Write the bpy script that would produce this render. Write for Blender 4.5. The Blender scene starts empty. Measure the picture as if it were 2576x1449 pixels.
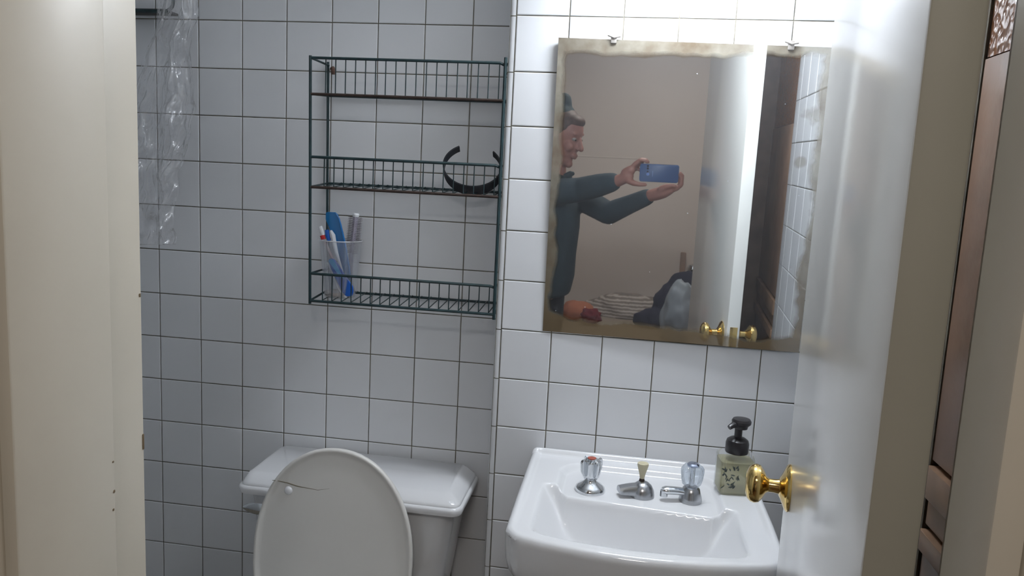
import bpy, bmesh, math, random
from mathutils import Vector, Matrix, noise
random.seed(7)
S = bpy.context.scene
COL = S.collection
ZO = 1.70                     # height of the tile datum (working z = 0) above the floor
P_ = 0.110                    # tile pitch

# ------------------------------------------------------------------ camera, world, lights, exposure
cam_d = bpy.data.cameras.new('camera'); cam = bpy.data.objects.new('camera', cam_d); COL.objects.link(cam)
cam_d.sensor_width = 36; cam_d.lens = 1928.17 / 2576 * 36; cam_d.clip_start = 0.02
yaw, pitch, roll = -0.1443, -0.1411, 0.0501
CX, CY, CZ = 0.2551, -1.6248, -0.3345
ca, sa, cb, sb, cc, sc_ = math.cos(yaw), math.sin(yaw), math.cos(pitch), math.sin(pitch), math.cos(roll), math.sin(roll)
fw = Vector((sa*cb, ca*cb, sb)); rt = Vector((ca, -sa, 0)); up = rt.cross(fw)
R_, U_ = rt*cc + up*sc_, up*cc - rt*sc_
m = Matrix((R_, U_, -fw)).transposed().to_4x4(); m.translation = Vector((CX, CY, CZ + ZO))
cam.matrix_world = m; S.camera = cam
W = bpy.data.worlds.new('world'); S.world = W; W.use_nodes = True
W.node_tree.nodes['Background'].inputs[0].default_value = (0.05, 0.05, 0.055, 1); W.node_tree.nodes['Background'].inputs[1].default_value = 0.3
TUBE_POWER = 68.0             # emission of the vanity tube
HALL_POWER = 10.0              # hall ceiling lamp, watts
BATH_POWER = 2.0
S.view_settings.view_transform = 'Standard'; S.view_settings.look = 'None'
S.view_settings.exposure = 0.0; S.view_settings.gamma = 1.0; S.view_settings.use_curve_mapping = False
S.cycles.use_denoising = True
S.cycles.max_bounces = 10; S.cycles.glossy_bounces = 6; S.cycles.transparent_max_bounces = 12
S.cycles.sample_clamp_indirect = 6.0
def lamp(name, loc, size, power, col, rot=(0,0,0), label=None):
    d = bpy.data.lights.new(name, 'AREA'); d.shape = 'RECTANGLE'; d.size, d.size_y = size; d.energy = power; d.color = col
    o = bpy.data.objects.new(name, d); COL.objects.link(o); o.location = (loc[0], loc[1], loc[2] + ZO); o.rotation_euler = rot; return o
lamp('hall_lamp_glow', (0.30, -2.20, 0.60), (0.35, 0.35), HALL_POWER, (1.0, 0.955, 0.90))

# ------------------------------------------------------------------ materials
def srgb(r, g, b):
    f = lambda c: (c/255/12.92) if c/255 <= 0.04045 else ((c/255+0.055)/1.055)**2.4
    return (f(r), f(g), f(b), 1)
MATS = {}
def mat(name, col, rough=0.5, metal=0.0, spec=0.5, noise_s=0, noise_a=0.0, bump=0.0, bump_s=40, trans=0, ior=1.45, rand=0.0, coat=0.0, coat_r=0.03, emis=None, sss=0, bdist=0.002):
    if name in MATS: return MATS[name]
    M = bpy.data.materials.new(name); M.use_nodes = True; nt = M.node_tree; B = nt.nodes['Principled BSDF']
    B.inputs['Base Color'].default_value = col; B.inputs['Roughness'].default_value = rough; B.inputs['Metallic'].default_value = metal
    B.inputs['Specular IOR Level'].default_value = spec; B.inputs['Transmission Weight'].default_value = trans; B.inputs['IOR'].default_value = ior
    B.inputs['Coat Weight'].default_value = coat; B.inputs['Coat Roughness'].default_value = coat_r
    if emis: B.inputs['Emission Color'].default_value = emis[0]; B.inputs['Emission Strength'].default_value = emis[1]
    tc = nt.nodes.new('ShaderNodeTexCoord')
    src = None
    if noise_a > 0:
        n = nt.nodes.new('ShaderNodeTexNoise'); n.inputs['Scale'].default_value = noise_s; n.inputs['Detail'].default_value = 5
        nt.links.new(tc.outputs['Object'], n.inputs['Vector'])
        mr = nt.nodes.new('ShaderNodeMapRange'); mr.inputs['From Min'].default_value = 0.3; mr.inputs['From Max'].default_value = 0.7
        mr.inputs['To Min'].default_value = 1 - noise_a; mr.inputs['To Max'].default_value = 1 + noise_a*0.5
        nt.links.new(n.outputs['Fac'], mr.inputs['Value']); src = mr.outputs['Result']
    if rand > 0:
        oi = nt.nodes.new('ShaderNodeObjectInfo'); mr2 = nt.nodes.new('ShaderNodeMapRange')
        mr2.inputs['To Min'].default_value = 1 - rand; mr2.inputs['To Max'].default_value = 1
        nt.links.new(oi.outputs['Random'], mr2.inputs['Value'])
        if src is None: src = mr2.outputs['Result']
        else:
            mm = nt.nodes.new('ShaderNodeMath'); mm.operation = 'MULTIPLY'; nt.links.new(src, mm.inputs[0]); nt.links.new(mr2.outputs['Result'], mm.inputs[1]); src = mm.outputs[0]
    if src is not None:
        hv = nt.nodes.new('ShaderNodeHueSaturation'); hv.inputs['Color'].default_value = col
        nt.links.new(src, hv.inputs['Value']); nt.links.new(hv.outputs['Color'], B.inputs['Base Color'])
    if bump > 0:
        n2 = nt.nodes.new('ShaderNodeTexNoise'); n2.inputs['Scale'].default_value = bump_s; n2.inputs['Detail'].default_value = 3
        nt.links.new(tc.outputs['Object'], n2.inputs['Vector'])
        bp = nt.nodes.new('ShaderNodeBump'); bp.inputs['Strength'].default_value = bump; bp.inputs['Distance'].default_value = bdist
        nt.links.new(n2.outputs['Fac'], bp.inputs['Height']); nt.links.new(bp.outputs['Normal'], B.inputs['Normal'])
    MATS[name] = M; return M
TILE = mat('glazed_tile', (0.75, 0.76, 0.78, 1), 0.16, spec=0.5, rand=0.05, bump=0.10, bump_s=14, bdist=0.004)
GROUT = mat('dirty_grout', srgb(118, 113, 100), 0.9, noise_s=25, noise_a=0.55)
CERAMIC = mat('white_ceramic', (0.77, 0.775, 0.79, 1), 0.10, spec=0.5, coat=0.3)
SEATP = mat('seat_plastic', (0.74, 0.725, 0.69, 1), 0.33, noise_s=5, noise_a=0.03)
CHROME = mat('chrome', (0.66, 0.68, 0.70, 1), 0.10, metal=1)
DULLCH = mat('dull_chrome', (0.42, 0.43, 0.45, 1), 0.26, metal=1)
BRASS = mat('brass', (0.72, 0.52, 0.20, 1), 0.13, metal=1)
DOORP = mat('door_paint', srgb(240, 239, 234), 0.35, bump=0.03, bump_s=9, noise_s=3, noise_a=0.03, coat=1.0, coat_r=0.16)
JAMBP = mat('jamb_paint', srgb(212, 204, 188), 0.38, bump=0.25, bump_s=12, noise_s=6, noise_a=0.06)
HALLP = mat('hall_paint', srgb(212, 201, 192), 0.8, noise_s=1.2, noise_a=0.05)
CEILP = mat('ceiling_paint', (0.84, 0.84, 0.84, 1), 0.8)
WIRE = mat('green_wire', srgb(30, 52, 56), 0.4, noise_s=60, noise_a=0.35)
RUST = mat('rusty_wire', srgb(58, 44, 38), 0.7, noise_s=80, noise_a=0.5)
BAREW = mat('bare_wood', srgb(206, 158, 128), 0.45, noise_s=9, noise_a=0.35, bump=0.6, bump_s=45)
BROWNW = mat('brown_wood', srgb(148, 124, 108), 0.4, noise_s=12, noise_a=0.3, bump=0.3, bump_s=20)
BLACKP = mat('black_plastic', (0.018, 0.016, 0.018, 1), 0.3)
SKIN = mat('skin', srgb(166, 118, 106), 0.5, noise_s=14, noise_a=0.12)
JACKET = mat('jacket_cloth', srgb(44, 62, 72), 0.8, noise_s=12, noise_a=0.12)
PANTS = mat('trouser_cloth', srgb(36, 38, 46), 0.9)
HAIR = mat('hair_brown', srgb(84, 62, 54), 0.6, noise_s=60, noise_a=0.4)
HAT = mat('teal_cap', srgb(34, 52, 58), 0.8)
PHONE = mat('phone_blue', srgb(52, 82, 132), 0.38)

def transp(name, col, fac, gl_rough=0.08, bump=0.0, bump_s=30, haze=0.06):
    M = bpy.data.materials.new(name); M.use_nodes = True; nt = M.node_tree; nt.nodes.clear()
    out = nt.nodes.new('ShaderNodeOutputMaterial'); t = nt.nodes.new('ShaderNodeBsdfTransparent'); t.inputs[0].default_value = col
    g = nt.nodes.new('ShaderNodeBsdfGlossy'); g.inputs['Roughness'].default_value = gl_rough; g.inputs['Color'].default_value = (1, 1, 1, 1)
    d = nt.nodes.new('ShaderNodeBsdfDiffuse'); d.inputs['Color'].default_value = (0.9, 0.9, 0.92, 1)
    m1 = nt.nodes.new('ShaderNodeMixShader'); m2 = nt.nodes.new('ShaderNodeMixShader')
    lw = nt.nodes.new('ShaderNodeLayerWeight'); lw.inputs['Blend'].default_value = 0.35
    mr = nt.nodes.new('ShaderNodeMapRange'); mr.inputs['To Min'].default_value = fac; mr.inputs['To Max'].default_value = min(1, fac+0.5)
    nt.links.new(lw.outputs['Fresnel'], mr.inputs['Value']); nt.links.new(mr.outputs[0], m1.inputs[0])
    nt.links.new(t.outputs[0], m1.inputs[1]); nt.links.new(g.outputs[0], m1.inputs[2])
    m2.inputs[0].default_value = haze; nt.links.new(m1.outputs[0], m2.inputs[1]); nt.links.new(d.outputs[0], m2.inputs[2]); nt.links.new(m2.outputs[0], out.inputs[0])
    if bump:
        tc = nt.nodes.new('ShaderNodeTexCoord'); n = nt.nodes.new('ShaderNodeTexNoise'); n.inputs['Scale'].default_value = bump_s; n.inputs['Detail'].default_value = 3
        b = nt.nodes.new('ShaderNodeBump'); b.inputs['Strength'].default_value = bump; b.inputs['Distance'].default_value = 0.01
        nt.links.new(tc.outputs['Object'], n.inputs['Vector']); nt.links.new(n.outputs['Fac'], b.inputs['Height'])
        nt.links.new(b.outputs[0], g.inputs['Normal']); nt.links.new(b.outputs[0], lw.inputs['Normal'])
    return M
CLEARP = transp('clear_plastic', (0.95, 0.96, 0.975, 1), 0.05, haze=0.07)
CLEARBAG = transp('clear_bag_film', (0.985, 0.985, 0.99, 1), 0.05, 0.13, bump=0.9, bump_s=34, haze=0.03)
ACRYL = transp('clear_acrylic', (0.82, 0.87, 0.92, 1), 0.14, 0.04, bump=0.5, bump_s=90, haze=0.12)
SOAPLIQ = transp('pale_soap', (0.80, 0.78, 0.55, 1), 0.05, 0.1, haze=0.42)
for n_ in SOAPLIQ.node_tree.nodes:
    if n_.type == 'BSDF_DIFFUSE': n_.inputs['Color'].default_value = srgb(196, 190, 150)

# ------------------------------------------------------------------ mesh helpers (working coordinates, floor at z = -ZO)
ROOT = {}
def thing(name, label, cat, base, group=None):
    o = bpy.data.objects.new(name, None); COL.objects.link(o); o.empty_display_size = 0.05
    o.location = (base[0], base[1], base[2] + ZO); ROOT[o.name] = Vector(base)
    o['label'] = label; o['category'] = cat
    if group: o['group'] = group
    return o
def base_of(o):
    while o.parent is not None: o = o.parent
    return ROOT[o.name]
def finish(bm, name, material, parent=None, smooth=True, base=None, angle=35, kind=None, label=None, recalc=True):
    if recalc: bmesh.ops.recalc_face_normals(bm, faces=bm.faces)
    b = base_of(parent) if parent is not None else Vector(base if base is not None else (0, 0, 0))
    bmesh.ops.translate(bm, verts=bm.verts, vec=-b)
    me = bpy.data.meshes.new(name); bm.to_mesh(me); bm.free()
    if smooth:
        for p in me.polygons: p.use_smooth = True
        me.set_sharp_from_angle(angle=math.radians(angle))
    for mm_ in (material if isinstance(material, (list, tuple)) else [material]): me.materials.append(mm_)
    o = bpy.data.objects.new(name, me); COL.objects.link(o)
    if parent is not None: o.parent = parent
    else:
        o.location = (b[0], b[1], b[2] + ZO); ROOT[o.name] = b
    if kind: o['kind'] = kind
    if label: o['label'] = label
    return o
def tag(o, label, cat, group=None):
    o['label'] = label; o['category'] = cat
    if group: o['group'] = group
    return o
def box_bm(x0, x1, y0, y1, z0, z1, bev=0.0, seg=2, bm=None):
    t = bmesh.new(); bmesh.ops.create_cube(t, size=1)
    for v in t.verts: v.co = Vector(((x0+x1)/2 + v.co.x*(x1-x0), (y0+y1)/2 + v.co.y*(y1-y0), (z0+z1)/2 + v.co.z*(z1-z0)))
    if bev: bmesh.ops.bevel(t, geom=t.edges[:], offset=bev, segments=seg, affect='EDGES', profile=0.5)
    if bm is None: return t
    me = bpy.data.meshes.new('tmp'); t.to_mesh(me); t.free(); bm.from_mesh(me); bpy.data.meshes.remove(me); return bm
def tube_bm(pts, r, n=8, bm=None, closed=False, caps=True):
    bm = bm or bmesh.new(); pts = [Vector(p) for p in pts]; N = len(pts); rr = r if isinstance(r, (list, tuple)) else [r]*N
    rings = []; prev = None
    for i, p in enumerate(pts):
        if closed: d = pts[(i+1) % N] - pts[i-1]
        else: d = pts[min(i+1, N-1)] - pts[max(i-1, 0)]
        d.normalize()
        if prev is None:
            a = Vector((0, 0, 1)) if abs(d.z) < 0.9 else Vector((1, 0, 0)); u = d.cross(a).normalized()
        else: u = (prev - d*prev.dot(d)).normalized()
        prev = u; w = d.cross(u)
        rings.append([bm.verts.new(p + (u*math.cos(t) + w*math.sin(t))*rr[i]) for t in [2*math.pi*k/n for k in range(n)]])
    for i in range(N if closed else N-1):
        a, b = rings[i], rings[(i+1) % N]
        for k in range(n): bm.faces.new((a[k], a[(k+1) % n], b[(k+1) % n], b[k]))
    if caps and not closed: bm.faces.new(rings[0][::-1]); bm.faces.new(rings[-1])
    return bm
def lathe_bm(prof, center, axis=(0, 0, 1), n=24, bm=None, squash=1.0, flute=None):
    """prof: (radius, height) list along axis"""
    bm = bm or bmesh.new(); ax = Vector(axis).normalized(); c = Vector(center)
    a = Vector((0, 0, 1)) if abs(ax.z) < 0.9 else Vector((1, 0, 0)); u = ax.cross(a).normalized(); w = ax.cross(u)
    rings = []
    for r, h in prof:
        ring = []
        for k in range(n):
            t = 2*math.pi*k/n; q = r*(1 + (flute[1]*math.cos(flute[0]*t) if flute else 0))
            ring.append(bm.verts.new(c + ax*h + (u*math.cos(t) + w*math.sin(t)*squash)*max(q, 1e-5)))
        rings.append(ring)
    for a_, b_ in zip(rings, rings[1:]):
        for k in range(n): bm.faces.new((a_[k], a_[(k+1) % n], b_[(k+1) % n], b_[k]))
    bm.faces.new(rings[0][::-1]); bm.faces.new(rings[-1]); return bm
def rrect(x0, x1, y0, y1, r, n=6):
    out = []
    for cx, cy, a0 in ((x1-r, y1-r, 0), (x0+r, y1-r, 90), (x0+r, y0+r, 180), (x1-r, y0+r, 270)):
        for k in range(n+1):
            t = math.radians(a0 + 90*k/n); out.append((cx + r*math.cos(t), cy + r*math.sin(t)))
    return out
def loft_bm(rings, bm=None, caps=True):
    """rings: list of lists of 3-D points of equal count"""
    bm = bm or bmesh.new(); R = [[bm.verts.new(p) for p in r] for r in rings]; n = len(R[0])
    for a, b in zip(R, R[1:]):
        for k in range(n): bm.faces.new((a[k], a[(k+1) % n], b[(k+1) % n], b[k]))
    if caps: bm.faces.new(R[0][::-1]); bm.faces.new(R[-1])
    return bm
def rr3(x0, x1, y0, y1, r, z, n=6): return [(x, y, z) for x, y in rrect(x0, x1, y0, y1, r, n)]
def plate_bm(poly, y, th, bm=None, bev=0.0):
    """polygon in (x, z) at depth y, thickness th along +y"""
    bm = bm or bmesh.new()
    a = [bm.verts.new((x, y, z)) for x, z in poly]; b = [bm.verts.new((x, y+th, z)) for x, z in poly]; n = len(poly)
    bm.faces.new(a); bm.faces.new(b[::-1])
    for k in range(n): bm.faces.new((a[k], b[k], b[(k+1) % n], a[(k+1) % n]))
    return bm
def ball_bm(c, r, bm=None, sub=2):
    t = bmesh.new(); bmesh.ops.create_icosphere(t, subdivisions=sub, radius=1)
    rv = r if isinstance(r, (tuple, list)) else (r, r, r)
    for v in t.verts: v.co = Vector((c[0]+v.co.x*rv[0], c[1]+v.co.y*rv[1], c[2]+v.co.z*rv[2]))
    if bm is None: return t
    me = bpy.data.meshes.new('tmp'); t.to_mesh(me); t.free(); bm.from_mesh(me); bpy.data.meshes.remove(me); return bm
def lump(center, r, amp, sc, seed=0, sub=5, flat=None):
    bm = ball_bm((0, 0, 0), 1, sub=sub)
    for v in bm.verts:
        d = 1 + amp*noise.noise(v.co*sc + Vector((seed, 0, 0))) + amp*0.5*noise.noise(v.co*sc*2.3 + Vector((0, seed, 0)))
        v.co = Vector((v.co.x*r[0]*d, v.co.y*r[1]*d, v.co.z*r[2]*d)) + Vector(center)
        if flat is not None and v.co.z < flat: v.co.z = flat
    return bm
def struct(name, bm, m_, smooth=False, base=(0, 0, 0)):
    o = finish(bm, name, m_, None, smooth, base); o['kind'] = 'structure'; return o

# ------------------------------------------------------------------ the room shell
YA, XR, YF, YH, XL = 0.117, 0.65, -1.03, -1.186, -1.55    # toilet wall, right wall, doorway wall inner/outer face, left wall
FL, CE = -ZO, 0.66
FLOORM = mat('floor_tile', srgb(150, 140, 126), 0.4, noise_s=8, noise_a=0.2)
HFLOOR = mat('hall_floor', srgb(120, 92, 70), 0.5, noise_s=6, noise_a=0.3)
struct('floor', box_bm(XL, XR, YF, YA, FL-0.05, FL), FLOORM)
fo = struct('floor', box_bm(-1.9, 1.5, -3.4, YF, FL-0.05, FL), HFLOOR)
struct('ceiling', box_bm(XL-0.1, XR+0.15, YF, YA+0.1, CE, CE+0.05), CEILP)
struct('ceiling', box_bm(-1.9, 1.5, -3.4, YF, CE+0.001, CE+0.05), CEILP)
T_ = 0.001       # how far tiles stand proud of the wall face datum
wall_a = struct('wall_back', box_bm(XL-0.1, 0.0, YA+0.0012, YA+0.10, FL, CE), GROUT)
wall_b = struct('wall_vanity', box_bm(-0.0125, XR+0.10, 0.0012, YA+0.0011, FL, CE), GROUT)
wall_r = struct('wall_right', box_bm(XR+0.0012, XR+0.12, -0.634, 0.0011, FL, CE), GROUT)
struct('wall_left', box_bm(XL-0.1, XL, YF, YA, FL, CE), mat('plain_wall', srgb(226, 228, 230), 0.3))
def tile_mesh(w, h, d=0.0075):
    bm = bmesh.new(); e = 0.0016; g = 0.0011
    def ring(i, y): return [bm.verts.new((sx*(w/2-g-i), y, sz*(h/2-g-i))) for sx, sz in ((-1, -1), (1, -1), (1, 1), (-1, 1))]
    r0, r1, r2 = ring(0, d), ring(0, 0.0009), ring(e, 0.0)
    for a, b in ((r0, r1), (r1, r2)):
        for k in range(4): bm.faces.new((a[k], a[(k+1) % 4], b[(k+1) % 4], b[k]))
    bm.faces.new(r2); bm.faces.new(r0[::-1]); bmesh.ops.recalc_face_normals(bm, faces=bm.faces)
    me = bpy.data.meshes.new('tile'); bm.to_mesh(me); bm.free(); me.materials.append(TILE); return me
TM = tile_mesh(P_, P_)
ROWB = {1: -.003, 2: -.0043, 3: -.0042, 4: -.0037, 5: -.001, 6: .0008, 7: .0008, 8: .001, 9: .001, 10: .001, 11: -.002}
def place_tile(par, me, x, y, z, rotz=0, sz=1, jitter=0.0035, name='tile'):
    o = bpy.data.objects.new(name, me); COL.objects.link(o); o.parent = par
    o.location = (x, y, z); o.scale = (1, 1, sz)
    o.rotation_euler = (random.uniform(-jitter, jitter), random.uniform(-0.002, 0.002), rotz + random.uniform(-jitter, jitter)); return o
def rowspan(i, rows): return -i*P_ + rows.get(i, 0), -(i+1)*P_ + rows.get(i+1, 0)
OX = -0.8853
TMe = tile_mesh(0.1028, P_)
for r in range(-6, 15):
    zt, zb = rowspan(r, {})
    for c in range(-4, 8):
        x0 = OX + c*P_; last = c == 7
        # the last column is cut where it meets the return of the vanity wall
        place_tile(wall_a, TMe if last else TM, (x0 + 0.0514) if last else x0 + P_/2, YA - T_, (zt+zb)/2, sz=1)
    zt, zb = rowspan(r, ROWB)
    for c in range(0, 6):
        w_ = P_; xx = c*P_
        place_tile(wall_b, TM, xx + P_/2, -T_, (zt+zb)/2, sz=(zt-zb)/P_)
    for c in range(0, 5):
        place_tile(wall_r, TM, XR - T_, -0.006 - c*P_ - P_/2, (zt+zb)/2, rotz=-math.pi/2, sz=(zt-zb)/P_)
# rounded corner trim tiles where the vanity wall steps forward
def bullnose_mesh(h):
    prof = [(-0.0012, 0.006), (-0.0012, -0.001), (-0.0055, -0.001)]
    for k in range(1, 7):
        t = math.pi/2*k/6; prof.append((-0.0055 - 0.0095*math.sin(t), 0.0085 - 0.0095*math.cos(t)))
    prof += [(-0.015, 0.113), (-0.0122, 0.113), (-0.0122, 0.006)]
    bm = bmesh.new(); g = 0.0011
    a = [bm.verts.new((x, y, -h/2+g)) for x, y in prof]; b = [bm.verts.new((x, y, h/2-g)) for x, y in prof]; n = len(prof)
    for k in range(n): bm.faces.new((a[k], a[(k+1) % n], b[(k+1) % n], b[k]))
    bm.faces.new(a[::-1]); bm.faces.new(b); bmesh.ops.recalc_face_normals(bm, faces=bm.faces)
    me = bpy.data.meshes.new('corner_tile'); bm.to_mesh(me); bm.free(); me.materials.append(TILE)
    for p in me.polygons: p.use_smooth = True
    me.set_sharp_from_angle(angle=math.radians(40)); return me
BN = bullnose_mesh(P_)
for r in range(-6, 15):
    zt, zb = rowspan(r, ROWB)
    o = place_tile(wall_b, BN, 0, 0, (zt+zb)/2 - 0.0015, sz=(zt-zb)/P_, jitter=0.0, name='corner_tile')
def bull2(h):
    # end trim of the right wall beside the window, runs upright at y about -0.56..-0.634
    prof = [(0.006, -0.558), (-0.001, -0.558), (-0.001, -0.622)]
    for k in range(1, 6):
        t = math.pi/2*k/5; prof.append((0.011 - 0.012*math.cos(t), -0.622 - 0.012*math.sin(t)))
    prof += [(0.03, -0.634), (0.03, -0.63), (0.006, -0.63)]
    bm = bmesh.new(); g = 0.0011
    a = [bm.verts.new((x, y, -h/2+g)) for x, y in prof]; b = [bm.verts.new((x, y, h/2-g)) for x, y in prof]; n = len(prof)
    for k in range(n): bm.faces.new((a[k], a[(k+1) % n], b[(k+1) % n], b[k]))
    bm.faces.new(a[::-1]); bm.faces.new(b); bmesh.ops.recalc_face_normals(bm, faces=bm.faces)
    me = bpy.data.meshes.new('corner_tile'); bm.to_mesh(me); bm.free(); me.materials.append(TILE); return me
B2 = bull2(P_)
for r in range(-6, 15):
    zt, zb = rowspan(r, ROWB)
    place_tile(wall_r, B2, XR, 0, (zt+zb)/2, sz=(zt-zb)/P_, jitter=0.0, name='corner_tile')

# doorway wall with the opening x -0.15 .. 0.49
XJ0, XJ1, ZHEAD = -0.15, 0.484, 0.335
YFR = -1.086   # the doorway wall is thinner on the hinge side
WF = mat('plaster_shaded', srgb(176, 160, 146), 0.6, noise_s=3, noise_a=0.1)
wfl = struct('wall_front', box_bm(XL, XJ0-0.02, YH, YF, FL, CE), HALLP)
wfl.data.materials.append(MATS['plain_wall'])
for p in wfl.data.polygons:
    if p.normal.y > 0.5: p.material_index = 1
wfr = struct('wall_front', box_bm(XJ1+0.02, 1.5, YH, YFR, FL, CE), BROWNW)
wfr.data.materials.append(HALLP)
for p in wfr.data.polygons:
    if p.normal.y < -0.5 or p.normal.x < -0.5: p.material_index = 1
struct('wall_front', box_bm(XJ0-0.02, XJ1+0.02, YH, YF, ZHEAD+0.02, CE), HALLP)
# jambs, stops, hall casings
tr = struct('trim_1', box_bm(XJ0-0.02, XJ0, YH-0.004, YF-0.002, FL, ZHEAD+0.02, 0.0015), JAMBP, True)
finish(box_bm(XJ0+0.0005, XJ0+0.011, YH-0.002, -1.086, FL, ZHEAD, 0.002), 'door_stop', JAMBP, tr)
CHIP = mat('chip', srgb(122, 106, 84), 0.9)
for zz, yy, hh in ((-0.578, -1.0335, 0.007), (-0.733, -1.040, 0.0035), (-0.448, -1.0345, 0.0015), (-0.60, -1.088, 0.0012), (-0.575, -1.0885, 0.0008), (-0.615, -1.0895, 0.001)):
    finish(box_bm(XJ0-0.001, XJ0+(0.0006 if yy > -1.08 else 0.0114), yy-0.0010, yy+0.0010, zz-hh, zz+hh, 0.0004), 'paint_chip', CHIP, tr)
jr = struct('trim_2', box_bm(XJ1, XJ1+0.02, YH-0.004, YFR-0.001, FL, ZHEAD+0.02, 0.0015), JAMBP, True)
finish(box_bm(XJ1-0.0185, XJ1-0.0005, YH-0.002, -1.132, FL, ZHEAD, 0.002), 'door_stop', JAMBP, jr)
struct('trim_3', box_bm(XJ0, XJ1, YH-0.004, YF-0.002, ZHEAD, ZHEAD+0.02, 0.0015), JAMBP, True)
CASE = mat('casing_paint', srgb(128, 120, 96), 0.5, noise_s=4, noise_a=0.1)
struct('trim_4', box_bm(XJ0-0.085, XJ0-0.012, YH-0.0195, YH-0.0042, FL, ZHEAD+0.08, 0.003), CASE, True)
struct('trim_5', box_bm(XJ1+0.012, XJ1+0.085, YH-0.0195, YH-0.0042, FL, ZHEAD+0.08, 0.003), JAMBP, True)
# hall shell
struct('wall_hall', box_bm(-1.9, 1.5, -3.42, -3.32, FL, CE), HALLP)
struct('wall_hall', box_bm(-2.0, -1.9, -3.42, YH, FL, CE), HALLP)
struct('wall_hall', box_bm(1.5, 1.6, -3.42, YF, FL, CE), HALLP)
struct('baseboard_hall', box_bm(-1.9, 1.5, -3.32, -3.305, FL, FL+0.10, 0.003), JAMBP, True)
# picture rail: thin raised line across the hall wall
struct('trim_6', box_bm(-0.9, 0.12, -3.32, -3.3175, -0.298, -0.291, 0.001), HALLP, True)

# ------------------------------------------------------------------ window of pebbled glass behind the door
def pebble_glass():
    M = mat('pebbled_glass', srgb(150, 106, 78), 0.2, spec=0.8); nt = M.node_tree; B = nt.nodes['Principled BSDF']
    tc = nt.nodes.new('ShaderNodeTexCoord'); v = nt.nodes.new('ShaderNodeTexVoronoi'); v.inputs['Scale'].default_value = 120; v.feature = 'SMOOTH_F1'
    b = nt.nodes.new('ShaderNodeBump'); b.inputs['Strength'].default_value = 0.9; b.inputs['Distance'].default_value = 0.004
    nt.links.new(tc.outputs['Object'], v.inputs['Vector']); nt.links.new(v.outputs['Distance'], b.inputs['Height']); nt.links.new(b.outputs[0], B.inputs['Normal'])
    return M
YW0, YW1 = YFR+0.001, -0.6355
win = struct('window_1', box_bm(XR+0.014, XR+0.12, YW0, YW1, -0.655, 0.40), BROWNW)
finish(box_bm(XR+0.004, XR+0.013, YW0+0.01, YW1-0.0005, -0.168, 0.36), 'pane', pebble_glass(), win, smooth=False)
finish(box_bm(XR+0.002, XR+0.0135, YW0, YW1-0.0005, -0.655, -0.170, 0.001), 'lower_panel', mat('varnished_panel', srgb(158, 126, 104), 0.3, noise_s=10, noise_a=0.3, bump=0.5, bump_s=30), win)
finish(box_bm(XR, XR+0.02, YW0, YW1, 0.36, 0.40, 0.002), 'window_frame', BROWNW, win)
SILLW = mat('sill_wood', srgb(156, 124, 98), 0.4, noise_s=14, noise_a=0.3)
for z0, z1, xx in ((-0.703, -0.662, -0.004), (-0.739, -0.704, 0.003), (-0.771, -0.745, -0.004), (-0.90, -0.776, 0.004)):
    finish(box_bm(XR+xx, XR+0.05, YW0, YW1-0.0005, z0, z1, 0.002), 'ledge_board', SILLW if z0 > -0.8 else BROWNW, win)
struct('wall_right', box_bm(XR+0.005, XR+0.12, YW0, YW1, FL, -0.902), BROWNW)
struct('wall_right', box_bm(XR+0.002, XR+0.12, YW0, YW1, 0.402, CE), TILE)

# ------------------------------------------------------------------ door
dA = Vector((0.434, -1.088)); dF = Vector((0.515, -0.485)); L = (dF-dA).length
du = (dF-dA).normalized(); dn = Vector((du.y, -du.x))      # dn points to the hidden face
def dpt(s, t, z): q = dA + du*s + dn*t; return Vector((q.x, q.y, z))
door = thing('door', 'white glossy painted slab door swung open into the bathroom', 'door', (dA.x+0.02, dA.y+0.02, FL))
def door_box(s0, s1, t0, t1, z0, z1, bev=0.002):
    bm = box_bm(s0, s1, t0, t1, z0, z1, bev)
    for v in bm.verts: v.co = dpt(v.co.x, v.co.y, v.co.z)
    return bm
slab = finish(door_box(0, L, 0, 0.034, FL+0.012, ZHEAD-0.01, 0.0025), 'door_slab', [DOORP, mat('shaded_edge_paint', srgb(168, 164, 150), 0.5, noise_s=5, noise_a=0.06)], door)
for p in slab.data.polygons:   # hinge edge facing the hall: its shade is put into a darker colour
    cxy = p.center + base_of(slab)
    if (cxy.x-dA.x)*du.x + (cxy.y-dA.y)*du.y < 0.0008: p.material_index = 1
ZK = -0.746; SK = L - 0.060
def knob(side):
    ax = -dn if side < 0 else dn; t0 = 0.0 if side < 0 else 0.034
    c = dpt(SK, t0, ZK); axis = (ax.x, ax.y, 0)
    r = finish(lathe_bm([(0.0, 0), (0.033, 0.0), (0.0335, 0.002), (0.031, 0.005), (0.024, 0.008), (0.017, 0.011), (0.012, 0.014), (0.0, 0.014)], c, axis, 32), 'rosette', BRASS, door)
    k = finish(lathe_bm([(0.0, 0.012), (0.0105, 0.013), (0.0095, 0.020), (0.0095, 0.028), (0.013, 0.032), (0.021, 0.036), (0.0262, 0.0405), (0.0275, 0.046), (0.0262, 0.0515), (0.022, 0.056), (0.015, 0.0585), (0.0135, 0.0575), (0.006, 0.0582), (0.0, 0.0582)], c, axis, 32), 'doorknob', BRASS, door)
knob(-1); knob(1)
finish(door_box(L-0.0005, L+0.0008, 0.008, 0.028, ZK-0.03, ZK+0.03, 0.0004), 'latch_plate', BRASS, door)
for z in (0.12, -0.78, -1.45):
    bm = tube_bm([dpt(0.012, 0.0385, z), dpt(0.012, 0.0385, z+0.09)], 0.0045, 12)
    finish(bm, 'hinge', DULLCH, door)

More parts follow.
